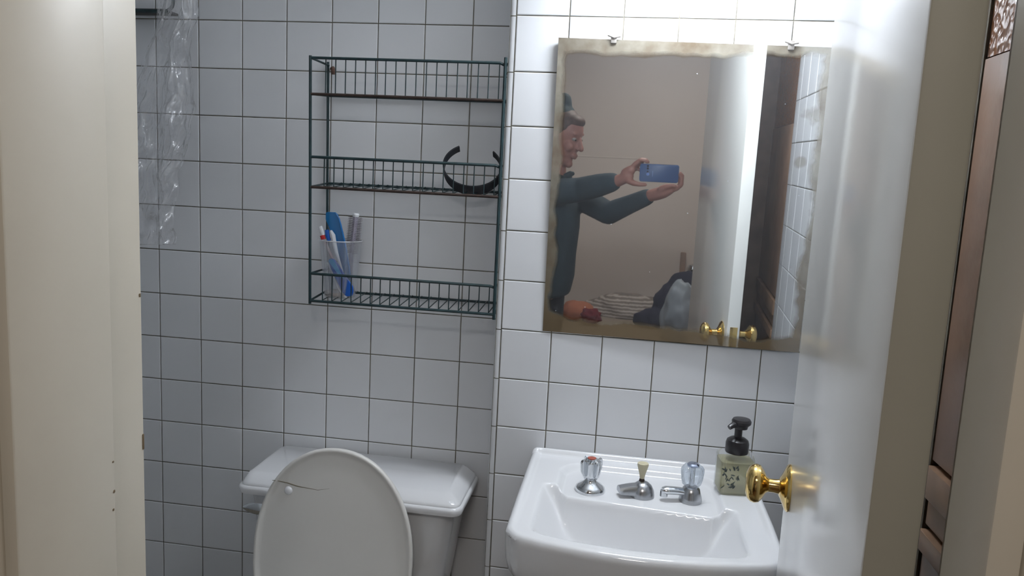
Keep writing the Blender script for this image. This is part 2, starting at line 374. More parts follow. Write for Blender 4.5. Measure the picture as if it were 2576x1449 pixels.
# ------------------------------------------------------------------ mirror
n_m = Vector((-0.0255118, -0.9994956, -0.01891287)); O_m = Vector((0.63, -0.028, -0.05))
def ymir(x, z): return O_m.y - (n_m.x*(x-O_m.x) + n_m.z*(z-O_m.z))/n_m.y
mc = [(0.091, -0.045), (0.622, -0.054), (0.621, -0.657), (0.091, -0.656)]
mir = thing('mirror', 'large frameless wall mirror with stained, desilvered edges above the sink', 'mirror', (0.356, 0.0, -0.656))
def mirror_material():
    M = bpy.data.materials.new('worn_mirror'); M.use_nodes = True; nt = M.node_tree; nt.nodes.clear(); N = nt.nodes.new; Lk = nt.links.new
    out = N('ShaderNodeOutputMaterial'); tc = N('ShaderNodeTexCoord'); sp = N('ShaderNodeSeparateXYZ'); Lk(tc.outputs['Object'], sp.inputs[0])
    def mth(op, a, b=None, c=None):
        q = N('ShaderNodeMath'); q.operation = op
        for i, v in enumerate((a, b, c)):
            if v is None: continue
            if isinstance(v, (int, float)): q.inputs[i].default_value = v
            else: Lk(v, q.inputs[i])
        return q.outputs[0]
    n1 = N('ShaderNodeTexNoise'); n1.inputs['Scale'].default_value = 9; n1.inputs['Detail'].default_value = 6; Lk(tc.outputs['Object'], n1.inputs['Vector'])
    n2 = N('ShaderNodeTexNoise'); n2.inputs['Scale'].default_value = 22; n2.inputs['Detail'].default_value = 6; Lk(tc.outputs['Object'], n2.inputs['Vector'])
    nz = mth('ADD', mth('MULTIPLY', mth('SUBTRACT', n1.outputs['Fac'], 0.5), 0.050), mth('MULTIPLY', mth('SUBTRACT', n2.outputs['Fac'], 0.5), 0.014))
    # coordinates relative to the mirror base (x centre 0.356, bottom 0)
    X = sp.outputs['X']; Z = sp.outputs['Z']
    dl = mth('ADD', X, 0.265); dr = mth('SUBTRACT', 0.265, X); db = Z; dt = mth('SUBTRACT', 0.604, Z)
    # widths: left 14 mm, right 22 mm, bottom 30 mm, top 20 mm
    fl = mth('SUBTRACT', dl, 0.015); fr = mth('SUBTRACT', dr, 0.014); fb = mth('SUBTRACT', db, 0.027); ft = mth('SUBTRACT', dt, 0.021)
    # lower-left corner stain is deeper
    corner = mth('SUBTRACT', mth('ADD', mth('MULTIPLY', dl, 0.45), mth('MULTIPLY', db, 1.0)), 0.055)
    dmin = mth('MINIMUM', mth('MINIMUM', mth('MINIMUM', fl, fr), mth('MINIMUM', fb, ft)), corner)
    dd = mth('ADD', dmin, nz)
    mk = N('ShaderNodeMapRange'); mk.inputs['From Min'].default_value = 0.006; mk.inputs['From Max'].default_value = -0.005; Lk(dd, mk.inputs['Value'])
    edge = mth('MULTIPLY', mk.outputs[0], 0.78)
    # blotches on the right-hand side
    v1 = N('ShaderNodeVectorMath'); v1.operation = 'DISTANCE'; Lk(tc.outputs['Object'], v1.inputs[0]); v1.inputs[1].default_value = (0.250, -0.02, 0.470)
    bl = N('ShaderNodeMapRange'); bl.inputs['From Min'].default_value = 0.03; bl.inputs['From Max'].default_value = 0.018; Lk(mth('ADD', v1.outputs['Value'], mth('MULTIPLY', nz, 2.6)), bl.inputs['Value'])
    blo = mth('MULTIPLY', bl.outputs[0], 0.5)
    v2 = N('ShaderNodeVectorMath'); v2.operation = 'DISTANCE'; Lk(tc.outputs['Object'], v2.inputs[0]); v2.inputs[1].default_value = (0.229, -0.02, 0.385)
    b2 = N('ShaderNodeMapRange'); b2.inputs['From Min'].default_value = 0.012; b2.inputs['From Max'].default_value = 0.006; Lk(mth('ADD', v2.outputs['Value'], nz), b2.inputs['Value'])
    # specks
    vo = N('ShaderNodeTexVoronoi'); vo.inputs['Scale'].default_value = 30; Lk(tc.outputs['Object'], vo.inputs['Vector'])
    wn = N('ShaderNodeSeparateColor'); Lk(vo.outputs['Color'], wn.inputs[0])
    sk = mth('MULTIPLY', mth('LESS_THAN', vo.outputs['Distance'], 0.035), mth('GREATER_THAN', wn.outputs[0], 0.45))
    fac = mth('MAXIMUM', mth('MAXIMUM', edge, blo), mth('MAXIMUM', mth('MULTIPLY', b2.outputs[0], 0.5), mth('MULTIPLY', sk, 0.5)))
    fac = mth('MAXIMUM', fac, 0.045)
    gl = N('ShaderNodeBsdfGlossy'); gl.inputs['Roughness'].default_value = 0.015; gl.inputs['Color'].default_value = (0.84, 0.86, 0.86, 1)
    df = N('ShaderNodeBsdfPrincipled'); df.inputs['Roughness'].default_value = 0.35
    cr = N('ShaderNodeValToRGB'); cr.color_ramp.elements[0].position = 0.3; cr.color_ramp.elements[0].color = srgb(112, 100, 84); cr.color_ramp.elements[1].position = 0.65; cr.color_ramp.elements[1].color = srgb(150, 146, 134)
    Lk(n2.outputs['Fac'], cr.inputs[0]); 
    mixc = N('ShaderNodeMix'); mixc.data_type = 'RGBA'; cf = mth('MINIMUM', mth('MULTIPLY', mth('MAXIMUM', mth('MAXIMUM', mk.outputs[0], bl.outputs[0]), b2.outputs[0]), 8.0), 1.0); Lk(cf, mixc.inputs[0]); mixc.inputs[6].default_value = (0.8, 0.84, 0.9, 1); Lk(cr.outputs[0], mixc.inputs[7])
    mixd = N('ShaderNodeMix'); mixd.data_type = 'RGBA'
    low = N('ShaderNodeMapRange'); low.inputs['From Min'].default_value = 0.30; low.inputs['From Max'].default_value = 0.02; Lk(Z, low.inputs['Value'])
    Lk(mth('MULTIPLY', low.outputs[0], mk.outputs[0]), mixd.inputs[0]); Lk(mixc.outputs[2], mixd.inputs[6]); mixd.inputs[7].default_value = srgb(112, 96, 72)
    Lk(mixd.outputs[2], df.inputs['Base Color'])
    ms = N('ShaderNodeMixShader'); Lk(fac, ms.inputs[0]); Lk(gl.outputs[0], ms.inputs[1]); Lk(df.outputs[0], ms.inputs[2]); Lk(ms.outputs[0], out.inputs[0])
    return M
bm = bmesh.new(); fr_ = [bm.verts.new((x, ymir(x, z), z)) for x, z in mc]; bk = [bm.verts.new((x, ymir(x, z)+0.005, z)) for x, z in mc]
f0 = bm.faces.new(fr_); bm.faces.new(bk[::-1])
for k in range(4): bm.faces.new((fr_[k], bk[k], bk[(k+1) % 4], fr_[(k+1) % 4]))
gl = finish(bm, 'glass_plate', [mirror_material(), mat('mirror_edge', srgb(120, 112, 96), 0.5, noise_s=40, noise_a=0.5)], mir, smooth=False)
for p in gl.data.polygons: p.material_index = 0 if p.normal.y < -0.9 else 1
bm = bmesh.new(); ins = 0.004; mi = [(mc[0][0]+ins, mc[0][1]-ins), (mc[1][0]-ins, mc[1][1]-ins), (mc[2][0]-ins, mc[2][1]+ins), (mc[3][0]+ins, mc[3][1]+ins)]
a = [bm.verts.new((x, ymir(x, z)+0.0051, z)) for x, z in mi]; b = [bm.verts.new((x, min(0.0025, 0.0025), z)) for x, z in mi]
bm.faces.new(a); bm.faces.new(b[::-1])
for k in range(4): bm.faces.new((a[k], b[k], b[(k+1) % 4], a[(k+1) % 4]))
finish(bm, 'backing_board', mat('backing', srgb(70, 64, 56), 0.8), mir, smooth=False)
CLIPM = mat('clear_clip', srgb(150, 145, 140), 0.3)
for cx, cz in ((0.203, -0.047), (0.545, -0.053)):
    y = ymir(cx, cz)
    bm = box_bm(cx-0.006, cx+0.006, y-0.004, y+0.003, cz-0.008, cz+0.010, 0.002)
    tube_bm([(cx-0.012, y-0.002, cz+0.008), (cx, y-0.005, cz+0.003), (cx+0.013, y-0.002, cz+0.006)], 0.0022, 6, bm)
    finish(bm, 'mirror_clip', CLIPM, mir)

# ------------------------------------------------------------------ vanity lamp above the mirror
vl = thing('wall_lamp', 'bright white bar lamp on the tiles above the mirror', 'lamp', (0.36, -0.002, 0.13))
finish(box_bm(0.15, 0.53, -0.104, -0.0015, 0.145, 0.185, 0.004), 'lamp_base', mat('lamp_enamel', (0.8, 0.8, 0.8, 1), 0.3), vl)
finish(tube_bm([(0.18, -0.150, 0.165), (0.50, -0.150, 0.165)], 0.042, 24), 'light_diffuser', mat('tube_glow', (1, 1, 1, 1), 0.5, emis=((0.87, 0.93, 1.0, 1), TUBE_POWER)), vl, label='glowing white diffuser')
for x in (0.169, 0.511): finish(box_bm(x-0.0105, x+0.0105, -0.195, -0.004, 0.120, 0.210, 0.003), 'lamp_holder', mat('lamp_enamel', (0.8, 0.8, 0.8, 1), 0.3), vl)

# ------------------------------------------------------------------ sink
sink = thing('sink', 'white ceramic wall-hung basin with raised rim under the mirror', 'sink', (0.32, -0.22, -1.10))
ZR = -0.925
def sstep(a, b, x):
    t = min(1, max(0, (x-a)/(b-a))); return t*t*(3-2*t)
def yfront(x): return -0.412 - 0.040*(1 - ((x-0.315)/0.235)**2)
def outline_clamp(x, y):
    x0, x1, r = 0.084, 0.553, 0.035; y1 = -0.003; y0 = yfront(x); rb = 0.012
    for cx, s in ((x0, 1), (x1, -1)):
        ccx = cx + s*r; ccy = y0 + r
        if (x-ccx)*s < 0 and y < ccy:
            d = math.hypot(x-ccx, y-ccy)
            if d > r: return ccx + (x-ccx)*r/d, ccy + (y-ccy)*r/d
        ccx = cx + s*rb; ccy = y1 - rb
        if (x-ccx)*s < 0 and y > ccy:
            d = math.hypot(x-ccx, y-ccy)
            if d > rb: return ccx + (x-ccx)*rb/d, ccy + (y-ccy)*rb/d
    return x, y
def sd_rr(x, y, x0, x1, y0, y1, r):
    """signed distance to a rounded rectangle, positive inside"""
    qx = abs(x-(x0+x1)/2) - (x1-x0)/2 + r; qy = abs(y-(y0+y1)/2) - (y1-y0)/2 + r
    return -(math.hypot(max(qx, 0), max(qy, 0)) + min(max(qx, qy), 0) - r)
def edge_dist(x, y):
    x0, x1, r, y1, rb = 0.084, 0.553, 0.035, -0.003, 0.012; y0 = yfront(x)
    d = min(x-x0, x1-x, y-y0, y1-y)
    for cx, q in ((x0, 1), (x1, -1)):
        a, b = cx + q*r, y0 + r
        if (x-a)*q < 0 and y < b: d = min(d, r - math.hypot(x-a, y-b))
        a, b = cx + q*rb, y1 - rb
        if (x-a)*q < 0 and y > b: d = min(d, rb - math.hypot(x-a, y-b))
    return max(d, 0)
def smin(vals, k):
    return -k*math.log(sum(math.exp(-v/k) for v in vals))
def sink_z(x, y):
    e = edge_dist(x, y); eb = -0.003-y; z = ZR
    fade = sstep(-0.42, -0.24, y); es = min(x-0.084, 0.553-x)
    lip = (1-sstep(0.013, 0.023, eb))*0.011 + (1-sstep(0.011, 0.021, es))*0.006*fade
    z += min(lip, 0.011)
    ddk = sd_rr(x, y, 0.160, 0.468, -0.46, -0.058, 0.05)
    z -= 0.012*sstep(-0.008, 0.008, ddk)*sstep(-0.34, -0.24, y)
    # basin walls: sloped at the sides and front, steep below the tap ledge, small horns beside the ledge
    tt = (x-0.176)/0.275
    yb = -0.207 - 0.026*tt + 0.022*(1 - sstep(0.150, 0.180, x) + sstep(0.445, 0.475, x))
    dl, dr_, df, db = x-0.132, 0.489-x, y-(yfront(x)+0.033), yb-y
    el = ((x-0.31)/0.17)**2 + ((y+0.33)/0.13)**2
    fl_ = [1.5*dl, 1.5*dr_, 1.9*df, 3.6*db, 0.095 + 0.035*max(-1, 1-el)]
    if min(dl, dr_, df, db) > -0.03:
        depth = smin(fl_, 0.016) + 0.007
        zb = ZR - depth
        z = smin([z, zb], 0.0022)
    rr = 0.012
    if e < rr: z -= rr - math.sqrt(max(0, rr*rr - (rr-e)**2))
    return z
bm = bmesh.new(); NX, NY = 170, 160; G = []
for i in range(NX+1):
    u = i/NX; x = 0.084 + (0.553-0.084)*u; row = []
    for j in range(NY+1):
        y0 = yfront(x); y = y0 + (-0.003-y0)*j/NY
        xx, yy = outline_clamp(x, y)
        z = sink_z(xx, yy)
        row.append(bm.verts.new((xx, yy, z)))
    G.append(row)
for i in range(NX):
    for j in range(NY): bm.faces.new((G[i][j], G[i+1][j], G[i+1][j+1], G[i][j+1]))
loop = [G[i][0] for i in range(NX+1)] + [G[NX][j] for j in range(1, NY+1)] + [G[i][NY] for i in range(NX-1, -1, -1)] + [G[0][j] for j in range(NY-1, 0, -1)]
ccx, ccy = 0.318, -0.20
prev = loop
for dz, k in ((0.004, 1.0), (0.016, 1.0), (0.045, 0.992), (0.065, 0.975), (0.085, 0.93), (0.115, 0.84), (0.15, 0.70), (0.175, 0.5)):
    new = []
    for v in loop:
        yy = v.co.y if v.co.y > -0.02 else ccy + (v.co.y-ccy)*k
        new.append(bm.verts.new((ccx + (v.co.x-ccx)*k, yy if k > 0.99 or v.co.y < -0.02 else v.co.y, ZR - 0.012 - dz)))
    n = len(loop)
    for q in range(n): bm.faces.new((prev[q], prev[(q+1) % n], new[(q+1) % n], new[q]))
    prev = new
bm.faces.new(prev)
bmesh.ops.remove_doubles(bm, verts=bm.verts, dist=1e-5)
basin = finish(bm, 'basin', CERAMIC, sink, angle=60)
DECKZ = ZR - 0.012
finish(lathe_bm([(0, 0.001), (0.019, 0.001), (0.021, 0.003), (0.012, 0.0035), (0.011, 0.001), (0, 0.001)], (0.31, -0.30, sink_z(0.31, -0.30)), n=20), 'drain', CHROME, sink)
# drain pipe and wall bracket
finish(tube_bm([(0.31, -0.22, -1.08), (0.31, -0.22, -1.26), (0.31, -0.20, -1.30), (0.31, -0.12, -1.30), (0.31, -0.003, -1.27)], 0.016, 12), 'drain_pipe', DULLCH, sink)

# ------------------------------------------------------------------ taps
TY = -0.165
hot = thing('hot_tap_valve', 'chrome lobed tap handle with a red button on a round escutcheon', 'tap', (0.219, TY, DECKZ))
finish(lathe_bm([(0, 0), (0.0295, 0), (0.030, 0.003), (0.0285, 0.0075), (0.024, 0.012), (0.0165, 0.0165), (0.0125, 0.021), (0.0115, 0.026), (0, 0.026)], (0.219, TY, DECKZ), n=32), 'escutcheon', CHROME, hot)
hb = finish(lathe_bm([(0, 0.024), (0.0115, 0.024), (0.014, 0.028), (0.016, 0.036), (0.017, 0.050), (0.0165, 0.060), (0.011, 0.062), (0.0105, 0.066), (0.0, 0.066)], (0.219, TY, DECKZ), n=32, flute=(4, 0.17)), 'tap_handle', CHROME, hot)
for k in range(4):
    a_ = math.radians(35 + 90*k); c_, s_ = math.cos(a_), math.sin(a_)
    bm = bmesh.new(); pts = [(0.010, 0.030), (0.018, 0.031), (0.0235, 0.042), (0.0250, 0.060), (0.0215, 0.065), (0.013, 0.060)]
    A_ = [bm.verts.new((0.219 + r*c_ - s_*0.0032, TY + r*s_ + c_*0.0032, DECKZ+h)) for r, h in pts]
    B_ = [bm.verts.new((0.219 + r*c_ + s_*0.0032, TY + r*s_ - c_*0.0032, DECKZ+h)) for r, h in pts]
    bm.faces.new(A_); bm.faces.new(B_[::-1])
    for q in range(6): bm.faces.new((A_[q], B_[q], B_[(q+1) % 6], A_[(q+1) % 6]))
    bmesh.ops.bevel(bm, geom=bm.edges[:], offset=0.0012, segments=2, affect='EDGES')
    finish(bm, 'handle_lobe', CHROME, hot)
finish(lathe_bm([(0, 0.064), (0.0085, 0.064), (0.0085, 0.067), (0.0070, 0.0675), (0, 0.0675)], (0.219, TY, DECKZ), n=20), 'red_button', mat('red_enamel', srgb(158, 78, 62), 0.4), hot, label='red hot water button')

dr = thing('drain_lift_spout', 'low chrome domed spout with a yellowed plastic pull knob between the taps', 'tap', (0.316, TY, DECKZ))
bm = bmesh.new()
def dome(c, r, h, n=28): return lathe_bm([(0, 0), (r, 0), (r*1.0, 0.004), (r*0.93, h*0.45), (r*0.74, h*0.74), (r*0.45, h*0.93), (r*0.2, h), (0, h)], c, n=n)
finish(dome((0.321, TY, DECKZ), 0.024, 0.030), 'spout_body', DULLCH, dr)
rings = []
for k in range(7):
    t = k/6; cx_ = 0.321 - 0.046*t; cy_ = TY - 0.014*t; w_ = 0.016*(1-t*0.25); zt = DECKZ + 0.027 - 0.006*t*t; zb = DECKZ + 0.004 + 0.004*t
    d_ = Vector((-0.957, -0.29)); nn = Vector((-d_.y, d_.x))
    rings.append([(cx_ + nn.x*a_*w_, cy_ + nn.y*a_*w_, z_) for a_, z_ in ((-1, zb), (-1, zb+(zt-zb)*0.5), (-0.7, zb+(zt-zb)*0.85), (0, zt), (0.7, zb+(zt-zb)*0.85), (1, zb+(zt-zb)*0.5), (1, zb))])
finish(loft_bm(rings), 'spout', DULLCH, dr)
finish(tube_bm([(0.319, TY+0.004, DECKZ+0.028), (0.319, TY+0.004, DECKZ+0.037)], [0.006, 0.004], 10), 'lift_rod', RUST, dr)
finish(lathe_bm([(0, 0.034), (0.0045, 0.034), (0.0060, 0.043), (0.0095, 0.055), (0.0110, 0.061), (0.0108, 0.065), (0.0080, 0.0655), (0.003, 0.0640), (0, 0.0640)], (0.319, TY+0.004, DECKZ), n=20), 'pull_knob', mat('yellowed_plastic', srgb(196, 188, 160), 0.4), dr, label='yellowed clear pull knob')

ct = thing('cold_tap', 'chrome basin tap with a short spout and a clear faceted knob', 'tap', (0.414, TY, DECKZ))
finish(lathe_bm([(0, 0), (0.022, 0), (0.0225, 0.003), (0.021, 0.010), (0.0185, 0.018), (0.0165, 0.026), (0.012, 0.030), (0, 0.030)], (0.414, TY, DECKZ), n=28), 'tap_body', DULLCH, ct)
rings = []
for k in range(8):
    t = k/7; cx_ = 0.410 - 0.052*t; cy_ = TY - 0.012*t; w_ = 0.0115 - 0.002*math.sin(t*3.14); zc_ = DECKZ + 0.017 + 0.008*t - (0.004*t*t); hh = 0.007 + 0.001*t
    if k == 7: w_ *= 0.6; hh *= 0.6
    rings.append([(cx_ + 0.22*w_*math.cos(a_), cy_ - w_*math.cos(a_), zc_ + hh*math.sin(a_)) for a_ in [2*math.pi*q/14 for q in range(14)]])
finish(loft_bm(rings), 'spout', CHROME, ct)
finish(tube_bm([(0.362, TY-0.011, DECKZ+0.020), (0.362, TY-0.011, DECKZ+0.009)], 0.0075, 14), 'outlet', CHROME, ct)
finish(lathe_bm([(0, 0.030), (0.0125, 0.030), (0.0165, 0.034), (0.0190, 0.044), (0.0205, 0.058), (0.0205, 0.066), (0.0170, 0.072), (0, 0.072)], (0.414, TY, DECKZ), n=48, flute=(8, 0.085)), 'clear_knob', ACRYL, ct, label='clear faceted acrylic knob')
finish(tube_bm([(0.414, TY, DECKZ+0.03), (0.414, TY, DECKZ+0.068)], 0.005, 10), 'stem', CHROME, ct)
finish(lathe_bm([(0, 0.0718), (0.0115, 0.0718), (0.0118, 0.0745), (0.009, 0.077), (0, 0.0778)], (0.414, TY, DECKZ), n=24), 'chrome_cap', mat('blue_chrome', (0.45, 0.50, 0.62, 1), 0.15, metal=1), ct)

# ------------------------------------------------------------------ soap dispenser
SX, SY, SZ = 0.500, -0.118, ZR + 0.0005
soap = thing('soap_dispenser', 'square clear pump bottle of pale soap with a black pump, on the basin corner', 'bottle', (SX, SY, SZ))
def rot2(x, y, a, cx, cy): c, s = math.cos(a), math.sin(a); return cx + x*c - y*s, cy + x*s + y*c
def sring(hw, r, z, a=0.12): return [(*rot2(x, y, a, SX, SY), z) for x, y in rrect(-hw, hw, -hw*0.8, hw*0.8, r)]
finish(loft_bm([sring(0.032, 0.008, SZ), sring(0.0345, 0.010, SZ+0.003), sring(0.0345, 0.010, SZ+0.070), sring(0.032, 0.012, SZ+0.077), sring(0.020, 0.012, SZ+0.080), sring(0.0150, 0.011, SZ+0.082)]), 'bottle_body', CLEARP, soap)
finish(loft_bm([sring(0.0315, 0.008, SZ+0.003), sring(0.0325, 0.009, SZ+0.005), sring(0.0325, 0.009, SZ+0.064)]), 'liquid_soap', SOAPLIQ, soap)
DKP = mat('dark_print', srgb(84, 92, 92), 0.5)
rnd = random.Random(3); bm = bmesh.new(); hw = 0.0348
def onface(u, h): return Vector((*rot2(u, -hw*0.8-0.0003, 0.12, SX, SY), SZ+h))
def leaf(u, h, l, w, an):
    c_, s_ = math.cos(an), math.sin(an); P = []
    for (p_, q_) in ((-1, 0), (-0.4, 0.9), (0.3, 0.8), (1, 0), (0.3, -0.8), (-0.4, -0.9)):
        P.append(bm.verts.new(onface(u + (p_*l*c_ - q_*w*s_), h + (p_*l*s_ + q_*w*c_))))
    bm.faces.new(P)
for k in range(34):
    u = rnd.uniform(-0.031, 0.000); h = rnd.uniform(0.016, 0.058)
    leaf(u, h, rnd.uniform(0.003, 0.0062), rnd.uniform(0.0009, 0.0019), rnd.uniform(0, 3.14))
finish(bm, 'leaf_print', DKP, soap, smooth=False, label='grey leafy print on the bottle')
finish(lathe_bm([(0, 0.079), (0.0215, 0.079), (0.0225, 0.081), (0.0225, 0.098), (0.0205, 0.104), (0.0150, 0.108), (0.009, 0.110), (0, 0.110)], (SX, SY, SZ), n=28), 'pump_collar', BLACKP, soap)
finish(tube_bm([(SX, SY, SZ+0.108), (SX, SY, SZ+0.135)], 0.0075, 14), 'pump_stem', BLACKP, soap)
bm = lathe_bm([(0, 0.128), (0.0125, 0.128), (0.0135, 0.133), (0.0185, 0.138), (0.0190, 0.143), (0.0165, 0.147), (0, 0.148)], (SX+0.004, SY, SZ), n=24)
tube_bm([(SX, SY-0.004, SZ+0.137), (SX-0.014, SY-0.014, SZ+0.137), (SX-0.021, SY-0.019, SZ+0.133)], [0.0065, 0.0060, 0.0048], 10, bm)
finish(bm, 'pump_head', BLACKP, soap)

# ------------------------------------------------------------------ toilet
toi = thing('toilet', 'white ceramic toilet with its seat lid raised against the tank', 'toilet', (-0.32, -0.18, FL))
tk = [(-1.40, -.490, -.130, -.060, .098, .035), (-1.385, -.500, -.120, -.066, .100, .04), (-1.25, -.522, -.100, -.080, .102, .04), (-1.10, -.541, -.078, -.087, .104, .035), (-1.058, -.545, -.074, -.088, .104, .035)]
finish(loft_bm([rr3(x0, x1, y0, y1, r, z, 8) for z, x0, x1, y0, y1, r in tk]), 'tank', CERAMIC, toi)
ld = [(-1.0585, -.556, -.061, -.097, .106, .020), (-1.056, -.563, -.054, -.104, .109, .024), (-1.044, -.5655, -.0515, -.1065, .1095, .025), (-1.0395, -.563, -.054, -.104, .109, .024), (-1.0385, -.559, -.058, -.100, .108, .022), (-1.036, -.559, -.058, -.100, .108, .022), (-1.031, -.556, -.061, -.097, .1075, .022), (-1.0200, -.553, -.082, -.074, .108, .016), (-1.0175, -.547, -.090, -.064, .1065, .014)]
finish(loft_bm([rr3(x0, x1, y0, y1, r, z, 8) for z, x0, x1, y0, y1, r in ld]), 'tank_lid', CERAMIC, toi, angle=50)
def ell(cx, cy, rx, ryf, ryb, z, n=40):
    out = []
    for k in range(n):
        t = 2*math.pi*k/n; s = math.sin(t); out.append((cx + rx*math.cos(t), cy + (ryb if s > 0 else ryf)*s, z))
    return out
TC = -0.3235
finish(loft_bm([ell(TC, -.26, .11, .17, .22, FL+0.001), ell(TC, -.26, .105, .165, .215, FL+0.03), ell(TC, -.26, .09, .14, .21, FL+.14), ell(TC, -.28, .12, .17, .22, FL+.24), ell(TC, -.30, .165, .23, .24, FL+.34), ell(TC, -.30, .182, .255, .24, FL+.375), ell(TC, -.30, .182, .255, .24, FL+.39), ell(TC, -.30, .15, .215, .20, FL+.392), ell(TC, -.30, .13, .19, .17, FL+.35), ell(TC, -.29, .07, .10, .09, FL+.24)]), 'bowl', CERAMIC, toi, angle=50)
bm = bmesh.new(); R0 = [ell(TC, -.31, .184, .245, .15, FL+.3925), ell(TC, -.31, .188, .250, .15, FL+.402), ell(TC, -.31, .178, .240, .145, FL+.411), ell(TC, -.31, .130, .185, .11, FL+.411), ell(TC, -.31, .122, .175, .105, FL+.402), ell(TC, -.31, .126, .18, .108, FL+.3925)]
loft_bm(R0 + [R0[0]], bm, caps=False); bmesh.ops.remove_doubles(bm, verts=bm.verts, dist=1e-5)
finish(bm, 'seat_ring', SEATP, toi)
# raised lid: frame with u across, w along, from the hinge up to the tank
h0 = Vector((TC, -0.158, -1.325)); h1 = Vector((TC+0.004, -0.124, -0.921)); wd = (h1-h0).normalized(); LL = (h1-h0).length
nd = Vector((0, -wd.z, wd.y)).normalized(); nd = nd if nd.y < 0 else -nd
def lid_outline(k_in):
    pts = []; N = 72; wc = LL - 0.238
    for k in range(N):
        t = 2*math.pi*k/N; c, s = math.cos(t), math.sin(t)
        if s >= 0: u, w = 0.1785*math.copysign(abs(c)**0.955, c), wc + 0.238*abs(s)**0.955
        else:
            e = 2.9; u = 0.1785*math.copysign(abs(c)**(2/e), c); w = wc + wc*math.copysign(abs(s)**(2/e), s)
            u *= 1 - 0.18*sstep(0.4, 1.0, -s)
        d = math.hypot(u, (w-wc)); f_ = (d-k_in)/d; pts.append((u*f_, wc + (w-wc)*f_))
    return pts
def lidp(u, w, d): return h0 + Vector((1, 0, 0))*u + wd*w + nd*d
# rim height d toward the viewer; the shallow inner panel is set back a little
rg = [(0.016, -0.010), (0.004, -0.009), (0.0005, -0.004), (0.0, 0.002), (0.002, 0.0055), (0.005, 0.0065), (0.008, 0.0055), (0.011, 0.0025), (0.018, 0.0012), (0.05, 0.0022)]
finish(loft_bm([[tuple(lidp(u, w, d)) for u, w in lid_outline(k_)] for k_, d in rg]), 'seat_lid', SEATP, toi, angle=60, label='raised oval seat lid with a hairline crack')
def lid_at(px, pz):   # point on the lid face at given x and z
    w = (pz - h0.z)/wd.z; return lidp(px - TC - 0.004*w/LL, w, 0.0)
crk = [(-.4615, -1.003), (-.452, -1.0035), (-.442, -1.005), (-.428, -1.007), (-.410, -1.011), (-.398, -1.0125), (-.387, -1.013), (-.36, -1.015), (-.334, -1.009)]
finish(tube_bm([lid_at(x, z) + nd*(0.0020 + 0.0048*max(0, 1-i_/3.0)) for i_, (x, z) in enumerate(crk)], [0.0006, 0.0007, 0.0009, 0.0011, 0.0012, 0.0010, 0.0008, 0.0005, 0.0003], 5), 'crack_line', mat('crack', srgb(112, 104, 84), 0.8), toi)
def dome_at(c, r, h): return lathe_bm([(0, 0), (r, 0), (r*0.95, h*0.4), (r*0.7, h*0.8), (r*0.3, h), (0, h)], c, tuple(nd), 20)
finish(dome_at(lid_at(-0.426, -1.023) + nd*0.0012, 0.0095, 0.006), 'bumper', CERAMIC, toi)
for sx in (-0.075, 0.075):
    finish(box_bm(TC+sx-0.022, TC+sx+0.022, -0.175, -0.135, FL+.393, FL+.418, 0.004), 'hinge', SEATP, toi)
# flush lever
finish(lathe_bm([(0, -0.012), (0.012, -0.012), (0.013, 0.0), (0.009, 0.004), (0, 0.004)], (-0.478, -0.094, -1.088), (0, -1, 0), 20), 'lever_boss', CHROME, toi)
rings = []
for k in range(9):
    t = k/8; x = -0.478 - 0.067*t; y = -0.104 - 0.004*math.sin(t*3); z = -1.086 - 0.001*t; hh = 0.0075 + 0.006*math.sin(math.pi*min(1, t*1.05)) if t < 0.95 else 0.004; dd = 0.004
    rings.append([(x, y + dd*math.cos(a_), z + hh*math.sin(a_)) for a_ in [2*math.pi*q/12 for q in range(12)]])
finish(loft_bm(rings), 'flush_lever', CHROME, toi)

